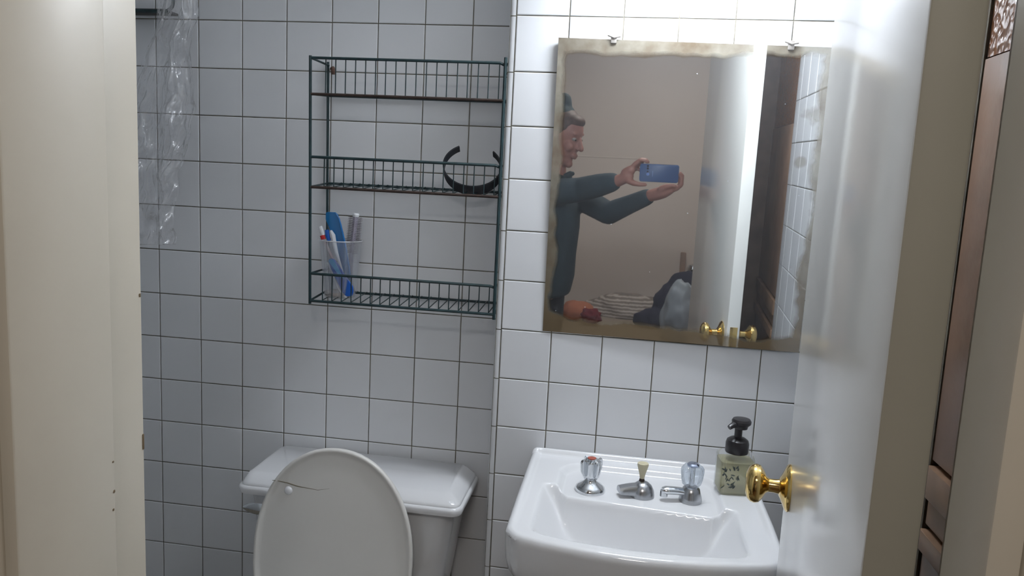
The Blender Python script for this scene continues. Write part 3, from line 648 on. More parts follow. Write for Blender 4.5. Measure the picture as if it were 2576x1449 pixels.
# ------------------------------------------------------------------ wire shelf rack
rack = thing('wire_shelf_rack', 'dark green wire rack with three basket shelves on the tiled wall above the toilet', 'shelf', (-0.23, 0.06, -0.632))
X0, X1, YFN, YBK = -0.443, -0.0175, 0.000, 0.110
RW = 0.0031
for (xt, zt, xb, zb) in ((-0.4465, -0.092, -0.4405, -0.636), (-0.0185, -0.085, -0.0180, -0.640)):
    finish(tube_bm([(xt, YFN, zt), (xb, YFN, zb)], RW+0.0003, 8), 'upright', WIRE, rack)
for (xt, zt, xb, zb) in ((-0.451, -0.089, -0.445, -0.632), (-0.0205, -0.089, -0.0195, -0.632)):
    finish(tube_bm([(xt, YBK, zt), (xb, YBK, zb)], RW, 8), 'upright', WIRE, rack)
def xl(z): return -0.4465 + 0.006*(-z-0.09)/0.54
for zt, zb, zr in ((-0.0965, -0.173, 0.0), (-0.308, -0.374, 0), (-0.567, -0.629, 0)):
    a0 = xl(zt)
    finish(tube_bm([(a0, YFN, zt), (X1-0.012, YFN, zt), (X1-0.002, YFN+0.006, zt-0.004)], RW, 8), 'front_rail', WIRE, rack)
    finish(tube_bm([(xl(zb), YFN, zb), (X1, YFN, zb)], RW, 8), 'front_rail', RUST if zb > -0.5 else WIRE, rack)
    finish(tube_bm([(xl(zb), YBK-0.002, zb+0.008), (X1, YBK-0.002, zb+0.008)], RW*0.95, 8), 'back_rail', WIRE, rack)
    for xs in (a0, X1):
        finish(tube_bm([(xs, YFN, zt), (xs-0.003, YBK, zt)], RW*0.8, 8), 'side_rail', WIRE, rack)
        finish(tube_bm([(xs, YFN, zb), (xs-0.003, YBK, zb+0.008)], RW*0.8, 8), 'side_rail', WIRE, rack)
    me = None
    for k in range(18):
        x = -0.4125 + k*0.02245
        if x > -0.026: break
        if me is None:
            bm = tube_bm([(-0.4125, YFN+0.0035, zt), (-0.4125, YFN+0.0035, zb+0.002), (-0.4125, YFN+0.007, zb+0.0028), (-0.4125, YBK, zb+0.0108)], 0.00125, 6)
            o = finish(bm, 'wire', WIRE, rack); me = o.data
        else:
            o = bpy.data.objects.new('wire', me); COL.objects.link(o); o.parent = rack; o.location = (k*0.02245, 0, 0)
            o.rotation_euler = (0, random.uniform(-0.02, 0.02), 0) if False else (0, 0, 0)
for x in (-0.443, -0.03):
    finish(tube_bm([(x, YBK+0.0045, -0.103), (x+0.006, YBK-0.004, -0.103), (x+0.010, YBK-0.014, -0.108), (x+0.010, YBK-0.014, -0.118)], 0.0045, 8), 'rusty_hook', mat('rust_hook', srgb(92, 66, 56), 0.8, noise_s=80, noise_a=0.5), rack)

# ------------------------------------------------------------------ headband
hbn = bmesh.new(); N = 44; cx, cz, R1, R2 = -0.0875, -0.3165, 0.0645, 0.0475
pr = []
for k in range(N+1):
    t = math.radians(118 + (406-118)*k/N); f = k/N
    hwid = 0.0062 + 0.0050*math.sin(math.pi*f)**1.6
    pr.append((cx + R1*math.cos(t), cz + R2*math.sin(t), hwid, t))
rings = []
for x, z, hw_, t in pr:
    nx, nz = math.cos(t), math.sin(t); tt = 0.0014; yc = 0.040; tilt = 0.82
    rings.append([(x + nx*a_*tt - nx*0.0, yc + b_*hw_*0.57, z + nz*a_*tt - b_*hw_*tilt) for a_, b_ in ((-1, -1), (1, -1), (1, 1), (-1, 1))])
o = finish(loft_bm(rings), 'headband', mat('headband_black', (0.02, 0.022, 0.028, 1), 0.35), None, base=(cx, 0.04, -0.369))
tag(o, 'black plastic headband standing open side up in the middle basket of the rack', 'headband')

# ------------------------------------------------------------------ cup with combs and brushes
cup = thing('cup', 'clear plastic cup in the left corner of the bottom rack basket', 'cup', (-0.393, 0.057, -0.624))
cc0 = (-0.392, 0.057, -0.6245)
bm = lathe_bm([(0, 0), (0.033, 0), (0.035, 0.002), (0.0475, 0.128), (0.0485, 0.130), (0.0485, 0.132), (0.0465, 0.132), (0.0340, 0.004), (0, 0.003)], cc0, n=40)
finish(bm, 'cup_wall', CLEARP, cup)
finish(lathe_bm([(0.0478, 0.1290), (0.0492, 0.1305), (0.0492, 0.1330), (0.0478, 0.1335), (0.0466, 0.1325), (0.0468, 0.130)], cc0, n=40), 'cup_rim', transp('cup_rim_plastic', (0.85, 0.87, 0.9, 1), 0.2, haze=0.35), cup) if False else None
tbm = tube_bm([(cc0[0]+0.0482*math.cos(2*math.pi*k/40), cc0[1]+0.0482*math.sin(2*math.pi*k/40), cc0[2]+0.1315) for k in range(40)], 0.0013, 6, closed=True)
finish(tbm, 'cup_rim', transp('cup_rim_plastic', (0.85, 0.87, 0.9, 1), 0.2, haze=0.45), cup)
finish(lathe_bm([(0, 0.0042), (0.0325, 0.0042), (0.0335, 0.013), (0, 0.013)], cc0, n=24), 'residue', transp('orange_residue', (0.9, 0.7, 0.5, 1), 0.05, haze=0.35), cup, label='orange residue in the bottom')
BLUE = mat('blue_plastic', srgb(38, 120, 190), 0.25, noise_s=10, noise_a=0.08); BLUED = mat('deep_blue_plastic', srgb(20, 88, 180), 0.3)
BLUET = transp('translucent_blue', srgb(60, 150, 205), 0.10, haze=0.42)
for n_ in BLUET.node_tree.nodes:
    if n_.type == 'BSDF_DIFFUSE': n_.inputs['Color'].default_value = srgb(50, 150, 215)
WHITEP = mat('white_plastic', srgb(225, 228, 232), 0.35)
def fpx(px, py, y):   # photograph position to a point at depth y (used to copy measured outlines to real size)
    v = R_*((px-1288)/1928.17) + U_*(-(py-724.5)/1928.17) + fw; t = (y-CY)/v.y; return (CX+v.x*t, CZ+v.z*t)
def outline(pts, y): return [fpx(px, py, y) for px, py in pts]
comb = thing('hair_comb', 'long translucent blue comb standing in the clear cup', 'comb', (-0.37, 0.05, -0.61))
bm = plate_bm(outline([(819, 536), (824, 533), (843, 534), (849, 539), (857, 562), (866, 600), (873, 640), (879, 680), (884, 712), (880, 722), (868, 716), (862, 690), (856, 660), (848, 630), (838, 600), (828, 572), (819, 552)], 0.052), 0.052, 0.0035)
bmesh.ops.bevel(bm, geom=bm.edges[:], offset=0.0006, segments=1, affect='EDGES'); finish(bm, 'comb_body', BLUET, comb)
spine = [(845, 536), (853, 550), (862, 585), (871, 628), (878, 672), (884, 712)]
finish(tube_bm([(x, 0.0505, z) for x, z in outline(spine, 0.0505)], [0.0012, 0.0018, 0.002, 0.002, 0.002, 0.0012], 8), 'comb_spine', BLUE, comb)
rz = thing('toothbrush', 'short blue folding toothbrush with a white back, lowest in the clear cup', 'toothbrush', (-0.375, 0.036, -0.62), 'toothbrushes in the cup')
bm = plate_bm(outline([(825, 655), (831, 650), (840, 652), (851, 668), (864, 690), (880, 712), (887, 722), (888, 736), (884, 745), (872, 746), (862, 738), (852, 716), (842, 695), (832, 674)], 0.030), 0.030, 0.006)
bmesh.ops.bevel(bm, geom=bm.edges[:], offset=0.001, segments=2, affect='EDGES'); finish(bm, 'handle', BLUED, rz)
finish(tube_bm([(x, 0.033, z) for x, z in outline([(824, 660), (832, 678), (842, 700), (850, 722), (862, 742), (872, 748)], 0.033)], 0.0022, 8), 'white_back', WHITEP, rz)
bm = plate_bm(outline([(826, 656), (832, 651), (839, 654), (852, 676), (864, 700), (858, 700), (846, 684), (834, 668)], 0.0292), 0.0292, 0.001); finish(bm, 'pale_panel', mat('cyan_plastic', srgb(30, 160, 220), 0.3), rz)
w1 = thing('toothbrush', 'white curved toothbrush with a blue grip standing in the clear cup', 'toothbrush', (-0.40, 0.045, -0.61), 'toothbrushes in the cup')
finish(tube_bm([(x, 0.043, z) for x, z in outline([(832, 580), (838, 592), (842, 615), (846, 635), (852, 655), (860, 678), (864, 700)], 0.043)], [0.0030, 0.0052, 0.0048, 0.0044, 0.0034, 0.0024, 0.0018], 10), 'handle', WHITEP, w1)
finish(tube_bm([(x, 0.042, z) for x, z in outline([(822, 578), (824, 592), (828, 606)], 0.042)], [0.0045, 0.005, 0.004], 10), 'grip', BLUED, w1)
w2 = thing('toothbrush', 'white toothbrush with a red collar leaning left out of the clear cup', 'toothbrush', (-0.41, 0.045, -0.61), 'toothbrushes in the cup')
finish(tube_bm([(x, 0.040, z) for x, z in outline([(805, 570), (809, 580), (813, 592)], 0.040)], [0.0052, 0.0055, 0.0045], 10), 'brush_head', WHITEP, w2)
finish(tube_bm([(x, 0.040, z) for x, z in outline([(811, 592), (814, 602)], 0.040)], [0.0060, 0.0058], 10), 'red_collar', mat('red_plastic', srgb(190, 40, 44), 0.3), w2)
finish(tube_bm([(x, 0.042, z) for x, z in outline([(815, 604), (822, 618), (830, 636), (838, 655), (845, 690), (850, 725)], 0.042)], [0.0035, 0.0035, 0.0035, 0.003, 0.002, 0.002], 8), 'handle', transp('translucent_red', (0.85, 0.45, 0.45, 1), 0.08, haze=0.35), w2)
hb_ = thing('round_hairbrush', 'round grey bristled hairbrush standing upside down in the clear cup', 'hairbrush', (-0.375, 0.07, -0.60))
(bx0, bz0), (bx1, bz1), (bx2, bz2) = outline([(895, 543), (884, 640), (880, 735)], 0.070)
BRIS = mat('grey_bristle', srgb(128, 122, 128), 0.8, noise_s=120, noise_a=0.5)
ax = Vector((bx0-bx1, 0, bz0-bz1)); Lb = ax.length
finish(lathe_bm([(0, 0), (0.006, 0), (0.006, Lb), (0, Lb)], (bx1, 0.070, bz1), tuple(ax), 14), 'barrel', mat('lilac_plastic', srgb(176, 172, 188), 0.4), hb_)
for s_ in range(10):
    a_ = 2*math.pi*s_/10; axn = ax.normalized(); u_ = Vector((0, 1, 0)); w_ = axn.cross(u_)
    bm = bmesh.new()
    for k in range(22):
        c0 = Vector((bx1, 0.070, bz1)) + axn*(0.004 + (Lb-0.008)*k/21); d_ = u_*math.cos(a_) + w_*math.sin(a_)
        tube_bm([c0 + d_*0.005, c0 + d_*0.0165], 0.0007, 3, bm)
    o = finish(bm, 'bristle_row', BRIS, hb_, smooth=False, kind='stuff')
finish(lathe_bm([(0, -0.002), (0.007, -0.002), (0.0078, 0.003), (0.006, 0.006), (0.003, 0.006), (0.0028, 0.002), (0, 0.002)], (bx0, 0.070, bz0), tuple(ax), 18), 'end_cap', WHITEP, hb_)
finish(tube_bm([(bx1, 0.070, bz1), (bx2, 0.070, max(bz2, -0.612))], [0.0065, 0.005], 12), 'handle', mat('lilac_plastic', srgb(176, 172, 188), 0.4), hb_)

# ------------------------------------------------------------------ hanging caddy loop and clear plastic bag, far left
cy_ = 0.060
loop_pts = []
(lx1, lz0) = fpx(436, 29, cy_); lx0 = lx1 - 0.26; lz1 = lz0 + 0.30; r_ = 0.022
for (a, b, a0) in ((lx1-r_, lz0+r_, 270), (lx1-r_, lz1-r_, 0), (lx0+r_, lz1-r_, 90), (lx0+r_, lz0+r_, 180)):
    for k in range(7):
        t = math.radians(a0 + 15*k); loop_pts.append((a + r_*math.cos(t), cy_, b + r_*math.sin(t)))
cad = thing('hanging_caddy', 'dark green wire loop of a hanging caddy at the top left by the door jamb', 'rack', (lx0+0.13, 0.10, lz0))
finish(tube_bm(loop_pts, 0.0042, 10, closed=True), 'wire_loop', WIRE, cad)
finish(box_bm(lx0+0.01, lx1-0.020, cy_-0.001, YA-0.004, lz0+0.000, lz0+0.0055, 0.001), 'tray', mat('dark_tray', srgb(48, 48, 48), 0.5), cad)
finish(tube_bm([((lx0+lx1)/2, cy_, lz1), ((lx0+lx1)/2, YA-0.006, lz1+0.03)], 0.003, 8), 'hook', WIRE, cad)
bag = bmesh.new(); NU, NV = 90, 150; GG = []
for i in range(NU+1):
    row = []
    for j in range(NV+1):
        u = i/NU; v = j/NV
        pxl = 405 - 95*sstep(0, 0.55, v); pxr = 497 - 15*v - 42*sstep(0.55, 0.75, v) + 6*math.sin(v*19); py = -30 + 645*v
        px = pxl + (pxr-pxl)*u
        x, z = fpx(px, py, 0.035)
        fold = 0.010*math.sin(u*15 + 1.4*math.sin(v*5)) + 0.013*noise.noise(Vector((u*4, v*9, 0))) + 0.010*noise.noise(Vector((u*11, v*20, 3)))*(0.3+v) + 0.0065*noise.noise(Vector((u*24, v*16, 7)))
        row.append(bag.verts.new((x + 0.004*noise.noise(Vector((u*6, v*14, 9))), 0.028 + fold, z)))
    GG.append(row)
for i in range(NU):
    for j in range(NV): bag.faces.new((GG[i][j], GG[i+1][j], GG[i+1][j+1], GG[i][j+1]))
bo = finish(bag, 'clear_plastic_bag', CLEARBAG, None, base=(-0.83, 0.03, -0.50), angle=180)
tag(bo, 'crumpled clear plastic bag hanging down the tiles beside the left door jamb', 'bag')
so = bo.modifiers.new('s', 'SOLIDIFY'); so.thickness = 0.0003

# ------------------------------------------------------------------ person reflected in the mirror
def merge(bms):
    out = bmesh.new()
    for b in bms:
        me = bpy.data.meshes.new('tmp'); b.to_mesh(me); b.free(); out.from_mesh(me); bpy.data.meshes.remove(me)
    return out
def limb(pts, rad, bm):
    pts = [Vector(p) for p in pts]
    for a, b, ra, rb in zip(pts, pts[1:], rad, rad[1:]):
        tube_bm([a + (b-a)*k/4 for k in range(5)], [ra + (rb-ra)*k/4 for k in range(5)], 14, bm)
    for p, r in zip(pts, rad): ball_bm(p, r*0.995, bm, 2)
    return bm
def solid(bm, name, material, parent, voxel, smooth_it=4, label=None, base=None):
    bmesh.ops.recalc_face_normals(bm, faces=bm.faces)
    b = base_of(parent) if parent is not None else Vector(base)
    bmesh.ops.translate(bm, verts=bm.verts, vec=-b)
    me = bpy.data.meshes.new(name); bm.to_mesh(me); bm.free(); o = bpy.data.objects.new(name, me); COL.objects.link(o)
    r = o.modifiers.new('r', 'REMESH'); r.mode = 'VOXEL'; r.voxel_size = voxel
    s = o.modifiers.new('s', 'SMOOTH'); s.iterations = smooth_it; s.factor = 0.5
    dg = bpy.context.evaluated_depsgraph_get(); m2 = bpy.data.meshes.new_from_object(o.evaluated_get(dg)); o.modifiers.clear()
    o.data = m2; bpy.data.meshes.remove(me); m2.name = name; m2.materials.clear(); m2.materials.append(material)
    for p in m2.polygons: p.use_smooth = True
    if parent is not None: o.parent = parent
    else: o.location = (b[0], b[1], b[2] + ZO); ROOT[o.name] = b
    if label: o['label'] = label
    return o
HC = Vector((-0.150, -1.87, -0.195)); D = Vector((0.95, 0.31, 0)).normalized(); SD = Vector((-D.y, D.x, 0))
tilt = math.radians(14)
def hp(f, s, u):   # head frame: forward, side (towards the mirror), up, with the head bowed a little
    f2 = f*math.cos(tilt) + u*math.sin(tilt); u2 = -f*math.sin(tilt) + u*math.cos(tilt)
    return HC + D*f2 + SD*s + Vector((0, 0, u2))
person = thing('person', 'person in a dark teal jacket and cap holding up a blue phone with both hands', 'person', (-0.24, -1.95, FL))
def oriented_ball(c, rf, rs, ru, bm, tl=tilt):
    t = ball_bm((0, 0, 0), 1, sub=3)
    for v in t.verts:
        f, s, u = v.co.x*rf, v.co.y*rs, v.co.z*ru
        f2 = f*math.cos(tl) + u*math.sin(tl); u2 = -f*math.sin(tl) + u*math.cos(tl)
        v.co = Vector(c) + D*f2 + SD*s + Vector((0, 0, u2))
    me = bpy.data.meshes.new('tmp'); t.to_mesh(me); t.free(); bm.from_mesh(me); bpy.data.meshes.remove(me); return bm
B_ = bmesh.new()
oriented_ball(hp(-0.004, 0, 0.020), 0.094, 0.074, 0.088, B_)            # cranium
oriented_ball(hp(0.030, 0, -0.045), 0.056, 0.058, 0.075, B_)            # face
oriented_ball(hp(0.036, 0, -0.100), 0.040, 0.040, 0.032, B_)            # jaw
ball_bm(hp(0.066, 0, -0.118), 0.019, B_)                                # chin
limb([hp(0.086, 0, 0.000), hp(0.096, 0, -0.022), hp(0.106, 0, -0.040)], [0.009, 0.010, 0.0125], B_)   # nose
for s in (-1, 1): ball_bm(hp(0.094, s*0.011, -0.043), 0.0075, B_)
for s in (-1, 1): limb([hp(0.078, s*0.012, 0.020), hp(0.074, s*0.042, 0.019)], [0.009, 0.008], B_)   # brow
for s in (-1, 1): oriented_ball(hp(0.058, s*0.040, -0.040), 0.026, 0.020, 0.024, B_)                    # cheeks
limb([hp(0.085, -0.018, -0.074), hp(0.091, 0, -0.073), hp(0.085, 0.018, -0.074)], [0.005, 0.0072, 0.005], B_)
limb([hp(0.082, -0.016, -0.084), hp(0.088, 0, -0.085), hp(0.082, 0.016, -0.084)], [0.005, 0.0075, 0.005], B_)
for s in (-1, 1):
    oriented_ball(hp(-0.004, s*0.077, -0.018), 0.017, 0.007, 0.031, B_)  # ears
limb([hp(-0.02, 0, -0.07), (-0.185, -1.90, -0.40), (-0.205, -1.92, -0.46)], [0.056, 0.054, 0.066], B_)
TCN = Vector((-0.195, -1.93, 0))
def tring(z, rs, rf, off=0.0, n=28, sh=0.0):
    return [tuple(TCN + D*(off + rf*math.cos(2*math.pi*k/n)) + SD*(sh + rs*math.sin(2*math.pi*k/n)) + Vector((0, 0, z))) for k in range(n)]
loft_bm([tring(-0.40, .05, .05), tring(-0.435, .13, .075), tring(-0.50, .165, .10), tring(-0.60, .158, .108), tring(-0.72, .140, .095), tring(-0.82, .145, .092), tring(-0.90, .125, .080, -0.02), tring(-0.96, .08, .06, -0.03)], B_)
SHL = TCN + SD*0.165 + Vector((0.0, 0, -0.455)); SHR = TCN - SD*0.165 + Vector((0, 0, -0.455))
ELL = Vector((-0.055, -1.79, -0.435)); WRL = Vector((0.118, -1.685, -0.384))
ELR = Vector((0.075, -1.86, -0.535)); WRR = Vector((0.262, -1.700, -0.437))
limb([SHL, ELL, WRL], [0.052, 0.040, 0.026], B_); limb([SHR, ELR, WRR], [0.052, 0.040, 0.026], B_)
# left hand: holds the near top and bottom edges of the phone
yP = -1.650
palmL = Vector((0.160, -1.668, -0.362))
limb([WRL, (0.140, -1.675, -0.374), palmL], [0.026, 0.024, 0.026], B_)
limb([(0.150, -1.672, -0.350), (0.172, -1.660, -0.335)], [0.022, 0.020], B_)
limb([(0.165, -1.664, -0.345), (0.184, yP, -0.312), (0.206, yP+0.004, -0.293), (0.228, yP+0.006, -0.294), (0.238, yP+0.008, -0.301)], [0.012, 0.0098, 0.0088, 0.0080, 0.0072], B_)
limb([(0.168, -1.672, -0.348), (0.190, -1.662, -0.313), (0.212, -1.660, -0.290), (0.232, -1.658, -0.292), (0.240, -1.655, -0.300)], [0.012, 0.0096, 0.0088, 0.0080, 0.0070], B_)
limb([(0.164, -1.684, -0.352), (0.190, -1.680, -0.322), (0.208, -1.676, -0.306), (0.222, -1.670, -0.316)], [0.012, 0.0095, 0.0085, 0.0072], B_)
limb([(0.160, -1.694, -0.358), (0.184, -1.693, -0.334), (0.198, -1.688, -0.328), (0.210, -1.682, -0.338)], [0.011, 0.0085, 0.0078, 0.0065], B_)
limb([(0.158, -1.664, -0.376), (0.185, yP, -0.388), (0.212, yP+0.004, -0.3925), (0.236, yP+0.008, -0.392)], [0.016, 0.0125, 0.0100, 0.0080], B_)
# right hand: cradles the far lower corner
palmR = Vector((0.310, -1.680, -0.420))
limb([WRR, (0.285, -1.690, -0.430), palmR, (0.335, -1.672, -0.408)], [0.026, 0.027, 0.027, 0.022], B_)
for k, (yy, zt_, xe) in enumerate(((-1.655, -0.352, 0.3785), (-1.661, -0.345, 0.381), (-1.668, -0.358, 0.380), (-1.676, -0.372, 0.374))):
    limb([(0.335, yy-0.012, -0.408), (0.362, yy-0.002, -0.404), (xe, yy+0.006, -0.386), (xe+0.001, yy+0.012, zt_ - 0.004), (xe-0.009, yy+0.016, zt_+0.008)], [0.012, 0.0098, 0.0088, 0.0080, 0.0068], B_)
limb([(0.300, -1.664, -0.408), (0.322, yP, -0.395), (0.343, yP+0.004, -0.3905), (0.356, yP+0.006, -0.391)], [0.015, 0.0115, 0.0090, 0.0075], B_)
# legs
LC = Vector((-0.235, -1.95, 0))
for s in (-1, 1):
    hipj = LC + SD*(s*0.085) + Vector((0, 0, -0.90)); kn = LC + SD*(s*0.09) + D*0.015 + Vector((0, 0, -1.26)); an = LC + SD*(s*0.095) - D*0.01 + Vector((0, 0, FL+0.085))
    limb([hipj, kn, an], [0.080, 0.055, 0.040], B_)
    limb([an, LC + SD*(s*0.10) + D*0.06 + Vector((0, 0, FL+0.045)), LC + SD*(s*0.105) + D*0.15 + Vector((0, 0, FL+0.03))], [0.042, 0.038, 0.027], B_)
body = solid(B_, 'body', SKIN, person, 0.0048, 3)
for s in (-1, 1):
    finish(ball_bm(hp(0.0715, s*0.031, -0.004), (0.0115, 0.0115, 0.0085), sub=2), 'eye', mat('eye', (0.35, 0.32, 0.3, 1), 0.2), person)
    finish(ball_bm(hp(0.0815, s*0.031, -0.006), 0.0048, sub=2), 'iris', mat('iris', (0.03, 0.02, 0.015, 1), 0.2), person)
H_ = bmesh.new(); oriented_ball(hp(-0.018, 0, 0.034), 0.094, 0.082, 0.086, H_); oriented_ball(hp(0.040, 0, 0.070), 0.046, 0.055, 0.030, H_)
oriented_ball(hp(-0.060, 0, -0.045), 0.050, 0.070, 0.070, H_)
hair = solid(H_, 'hair', HAIR, person, 0.006, 3)
H_ = bmesh.new(); oriented_ball(hp(-0.030, 0, 0.085), 0.062, 0.066, 0.045, H_); limb([hp(-0.030, 0, 0.100), hp(-0.040, 0, 0.140)], [0.040, 0.036], H_)
solid(H_, 'cap', HAT, person, 0.006, 3)
J = bmesh.new()
loft_bm([tring(-0.395, .070, .066, 0.004), tring(-0.420, .135, .088), tring(-0.455, .180, .105), tring(-0.52, .185, .122), tring(-0.62, .180, .126), tring(-0.74, .172, .116), tring(-0.85, .178, .116, -0.004), tring(-0.925, .172, .108, -0.012), tring(-0.94, .165, .100, -0.014)], J)
limb([SHL, SHL*0.5 + ELL*0.5 + Vector((0, 0, -0.004)), ELL, ELL*0.45 + WRL*0.55, WRL*0.86 + ELL*0.14], [0.066, 0.060, 0.055, 0.050, 0.042], J)
limb([SHR, SHR*0.5 + ELR*0.5, ELR, ELR*0.5 + WRR*0.5, WRR*0.90 + ELR*0.10], [0.066, 0.058, 0.052, 0.042, 0.036], J)
solid(J, 'jacket', JACKET, person, 0.007, 4)
bm = bmesh.new(); cr_ = []
for k in range(20):
    t = 2*math.pi*k/20; q = Vector((-0.185, -1.905, -0.372)) + D*(0.066*math.cos(t) + 0.006) + SD*0.064*math.sin(t) + Vector((0, 0, -0.022*math.cos(t))); cr_.append(q)
finish(tube_bm(cr_, 0.013, 8, bm, closed=True), 'collar', HAT, person)
finish(limb([(-0.125, -1.880, -0.385), (-0.108, -1.872, -0.370), (-0.098, -1.870, -0.368)], [0.020, 0.014, 0.010], bmesh.new()), 'collar_flap', HAT, person)
T3 = bmesh.new()
for s in (-1, 1):
    hipj = LC + SD*(s*0.075) + Vector((0, 0, -0.90)); kn = LC + SD*(s*0.085) + D*0.012 + Vector((0, 0, -1.26)); an = LC + SD*(s*0.09) + Vector((0, 0, FL+0.11))
    limb([hipj, kn, an], [0.092, 0.070, 0.060], T3)
limb([LC + SD*0.055 + Vector((0.02, 0, -0.86)), LC - SD*0.055 + Vector((0.02, 0, -0.86))], [0.104, 0.104], T3)
solid(T3, 'trousers', PANTS, person, 0.008, 3)
for s in (-1, 1):
    q = bmesh.new(); limb([LC + SD*(s*0.095) - D*0.03 + Vector((0, 0, FL+0.05)), LC + SD*(s*0.10) + D*0.06 + Vector((0, 0, FL+0.048)), LC + SD*(s*0.105) + D*0.155 + Vector((0, 0, FL+0.038))], [0.048, 0.047, 0.035], q)
    for v in q.verts: v.co.z = max(v.co.z, FL+0.001)
    finish(q, 'shoe', BLACKP, person)

# the phone
px0, px1, pz0, pz1 = 0.2085, 0.3665, -0.3795, -0.3065
ph = thing('phone', 'blue smartphone held level in both hands, seen in the mirror', 'phone', ((px0+px1)/2, yP, pz0))
bm = bmesh.new()
def yr(y, i): return [(x, y, z) for x, z in rrect(px0+i, px1-i, pz0+i, pz1-i, 0.009-i*0.5, 5)]
finish(loft_bm([yr(-1.6455, 0.0015), yr(-1.6445, 0.0), yr(-1.6395, 0.0), yr(-1.6380, 0.002)]), 'phone_body', PHONE, ph)
LIT = mat('phone_print', srgb(120, 150, 220), 0.4)
for x_, z_, r_x in ((0.2405, -0.3155, 0.0035), (0.2405, -0.3255, 0.0035), (0.2405, -0.3385, 0.0028)):
    finish(lathe_bm([(0, 0), (r_x+0.0008, 0), (r_x+0.0006, 0.0012), (r_x*0.7, 0.0013), (0, 0.0010)], (x_, -1.638, z_), (0, 1, 0), 16), 'camera_lens', mat('lens', (0.02, 0.02, 0.04, 1), 0.08), ph)
finish(lathe_bm([(0, 0), (0.0062, 0), (0.0058, 0.0005), (0.0048, 0.0005), (0, 0.0002)], (0.2425, -1.6379, -0.3485), (0, 1, 0), 20), 'fingerprint_pad', LIT, ph)
bm = bmesh.new()
for k in range(5): box_bm(0.2608, 0.2618 + 0.0008, -1.6382, -1.6378, -0.335-0.0046*k-0.0034, -0.335-0.0046*k, 0, 1, bm)
finish(bm, 'faint_marks', LIT, ph, smooth=False)
finish(plate_bm([(px0+0.003, pz0+0.003), (px1-0.003, pz0+0.003), (px1-0.003, pz1-0.003), (px0+0.003, pz1-0.003)], -1.6459, 0.0004), 'screen', BLACKP, ph)

# ------------------------------------------------------------------ bedroom behind the person (seen only in the mirror)
bed = thing('bed', 'bed with a pale sheet along the far wall of the room in the mirror', 'bed', (-0.15, -2.8, FL))
SHEET = mat('sheet', srgb(150, 138, 126), 0.9, bump=0.5, bump_s=6)
finish(box_bm(-1.35, 0.95, -3.25, -2.36, -1.44, -1.235, 0.04, 4), 'mattress', SHEET, bed)
finish(box_bm(-1.37, 0.97, -3.27, -2.34, -1.55, -1.435, 0.01), 'bed_frame', BROWNW, bed)
for x, y in ((-1.33, -3.23), (-1.33, -2.38), (0.93, -3.23), (0.93, -2.38)):
    finish(box_bm(x-0.03, x+0.03, y-0.03, y+0.03, FL, -1.54, 0.004), 'leg', BROWNW, bed)
def stripes():
    M = bpy.data.materials.new('striped_cloth'); M.use_nodes = True; nt = M.node_tree; Bs = nt.nodes['Principled BSDF']; Bs.inputs['Roughness'].default_value = 0.9
    tc = nt.nodes.new('ShaderNodeTexCoord'); w = nt.nodes.new('ShaderNodeTexWave'); w.bands_direction = 'Z'; w.inputs['Scale'].default_value = 17.0; w.inputs['Distortion'].default_value = 2.2; w.inputs['Detail'].default_value = 2; w.inputs['Detail Scale'].default_value = 2
    nt.links.new(tc.outputs['Object'], w.inputs['Vector']); r = nt.nodes.new('ShaderNodeValToRGB'); e = r.color_ramp.elements
    e[0].position = 0.0; e[0].color = srgb(122, 114, 108); e[1].position = 0.55; e[1].color = srgb(150, 138, 130); q = e.new(0.85); q.color = srgb(184, 176, 168)
    nt.links.new(w.outputs['Fac'], r.inputs[0]); nt.links.new(r.outputs[0], Bs.inputs['Base Color']); return M
bm = lump((0.16, -3.05, -1.22), (0.30, 0.15, 0.110), 0.16, 1.6, 4, 5, flat=-1.2345)
o = finish(bm, 'striped_blanket', stripes(), None, base=(0.16, -3.05, -1.234), angle=180); tag(o, 'bundled striped grey blanket lying on the bed reflected at the mirror bottom', 'blanket')
bm = lump((0.450, -2.50, -1.12), (0.112, 0.09, 0.205), 0.16, 1.5, 9, 5, flat=-1.2345)
o = finish(bm, 'plastic_bag', mat('grey_plastic_bag', srgb(150, 160, 170), 0.45, noise_s=7, noise_a=0.12, bump=0.5, bump_s=14), None, base=(0.45, -2.55, -1.234), angle=180); tag(o, 'full pale grey plastic bag standing on the bed beside the door edge in the mirror', 'bag')
bm = lump((0.475, -2.80, -1.075), (0.13, 0.06, 0.175), 0.20, 1.8, 14, 4, flat=-1.2345)
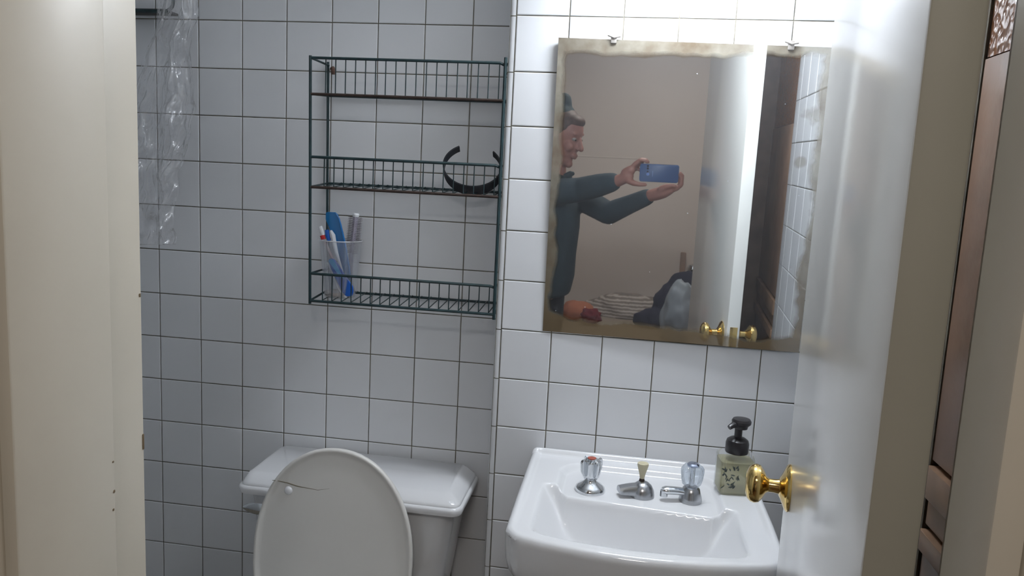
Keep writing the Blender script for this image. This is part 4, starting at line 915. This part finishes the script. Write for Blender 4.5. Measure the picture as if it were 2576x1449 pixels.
lump_me = bmesh.new()
me_ = bpy.data.meshes.new('tmp'); bm.to_mesh(me_); bm.free(); lump_me.from_mesh(me_); bpy.data.meshes.remove(me_)
for cen, rr_ in (((0.295, -2.74, -1.195), (0.110, 0.06, 0.070)), ((0.375, -2.78, -1.115), (0.085, 0.06, 0.130))):
    b2_ = lump(cen, rr_, 0.22, 2.0, 21, 4, flat=-1.2345); me_ = bpy.data.meshes.new('tmp'); b2_.to_mesh(me_); b2_.free(); lump_me.from_mesh(me_); bpy.data.meshes.remove(me_)
o = solid(lump_me, 'folded_jacket', mat('navy_cloth', srgb(38, 38, 58), 0.85, noise_s=9, noise_a=0.2), None, 0.010, 5, base=(0.40, -2.70, -1.234)); tag(o, 'dark navy coat heaped behind the grey plastic bag on the bed', 'coat')
po = thing('bed_post', 'short brown wooden post rising behind the navy coat', 'post', (0.447, -3.0, FL))
finish(box_bm(0.432, 0.466, -3.3, -3.27, FL, -0.86, 0.004), 'post_body', BROWNW, po)
finish(lathe_bm([(0, 0), (0.02, 0.002), (0.034, 0.02), (0.036, 0.04), (0.026, 0.062), (0, 0.070)], (0.505, -3.05, -0.965), n=24), 'metal_ball', CHROME, po)
finish(tube_bm([(0.505, -3.05, -0.96), (0.505, -3.05, -1.10), (0.50, -3.27, -1.15)], 0.008, 8), 'metal_rod', CHROME, po)
rc = thing('red_cloth', 'dark red cloth hanging over an orange cushion left on the bed in the mirror', 'cloth', (-0.07, -2.75, -1.234))
finish(lump((-0.045, -2.66, -1.185), (0.055, 0.03, 0.05), 0.3, 2.2, 31, 4, flat=-1.2345), 'cloth_body', mat('dark_red_cloth', srgb(112, 34, 44), 0.9), rc, angle=180)
cu = finish(lump((-0.14, -2.80, -1.19), (0.10, 0.09, 0.065), 0.12, 1.5, 40, 4, flat=-1.2345), 'cushion', mat('orange_cushion', srgb(170, 106, 78), 0.9), None, base=(-0.14, -2.80, -1.234), angle=180)
tag(cu, 'small orange cushion on the bed beside the dark red cloth', 'cushion')
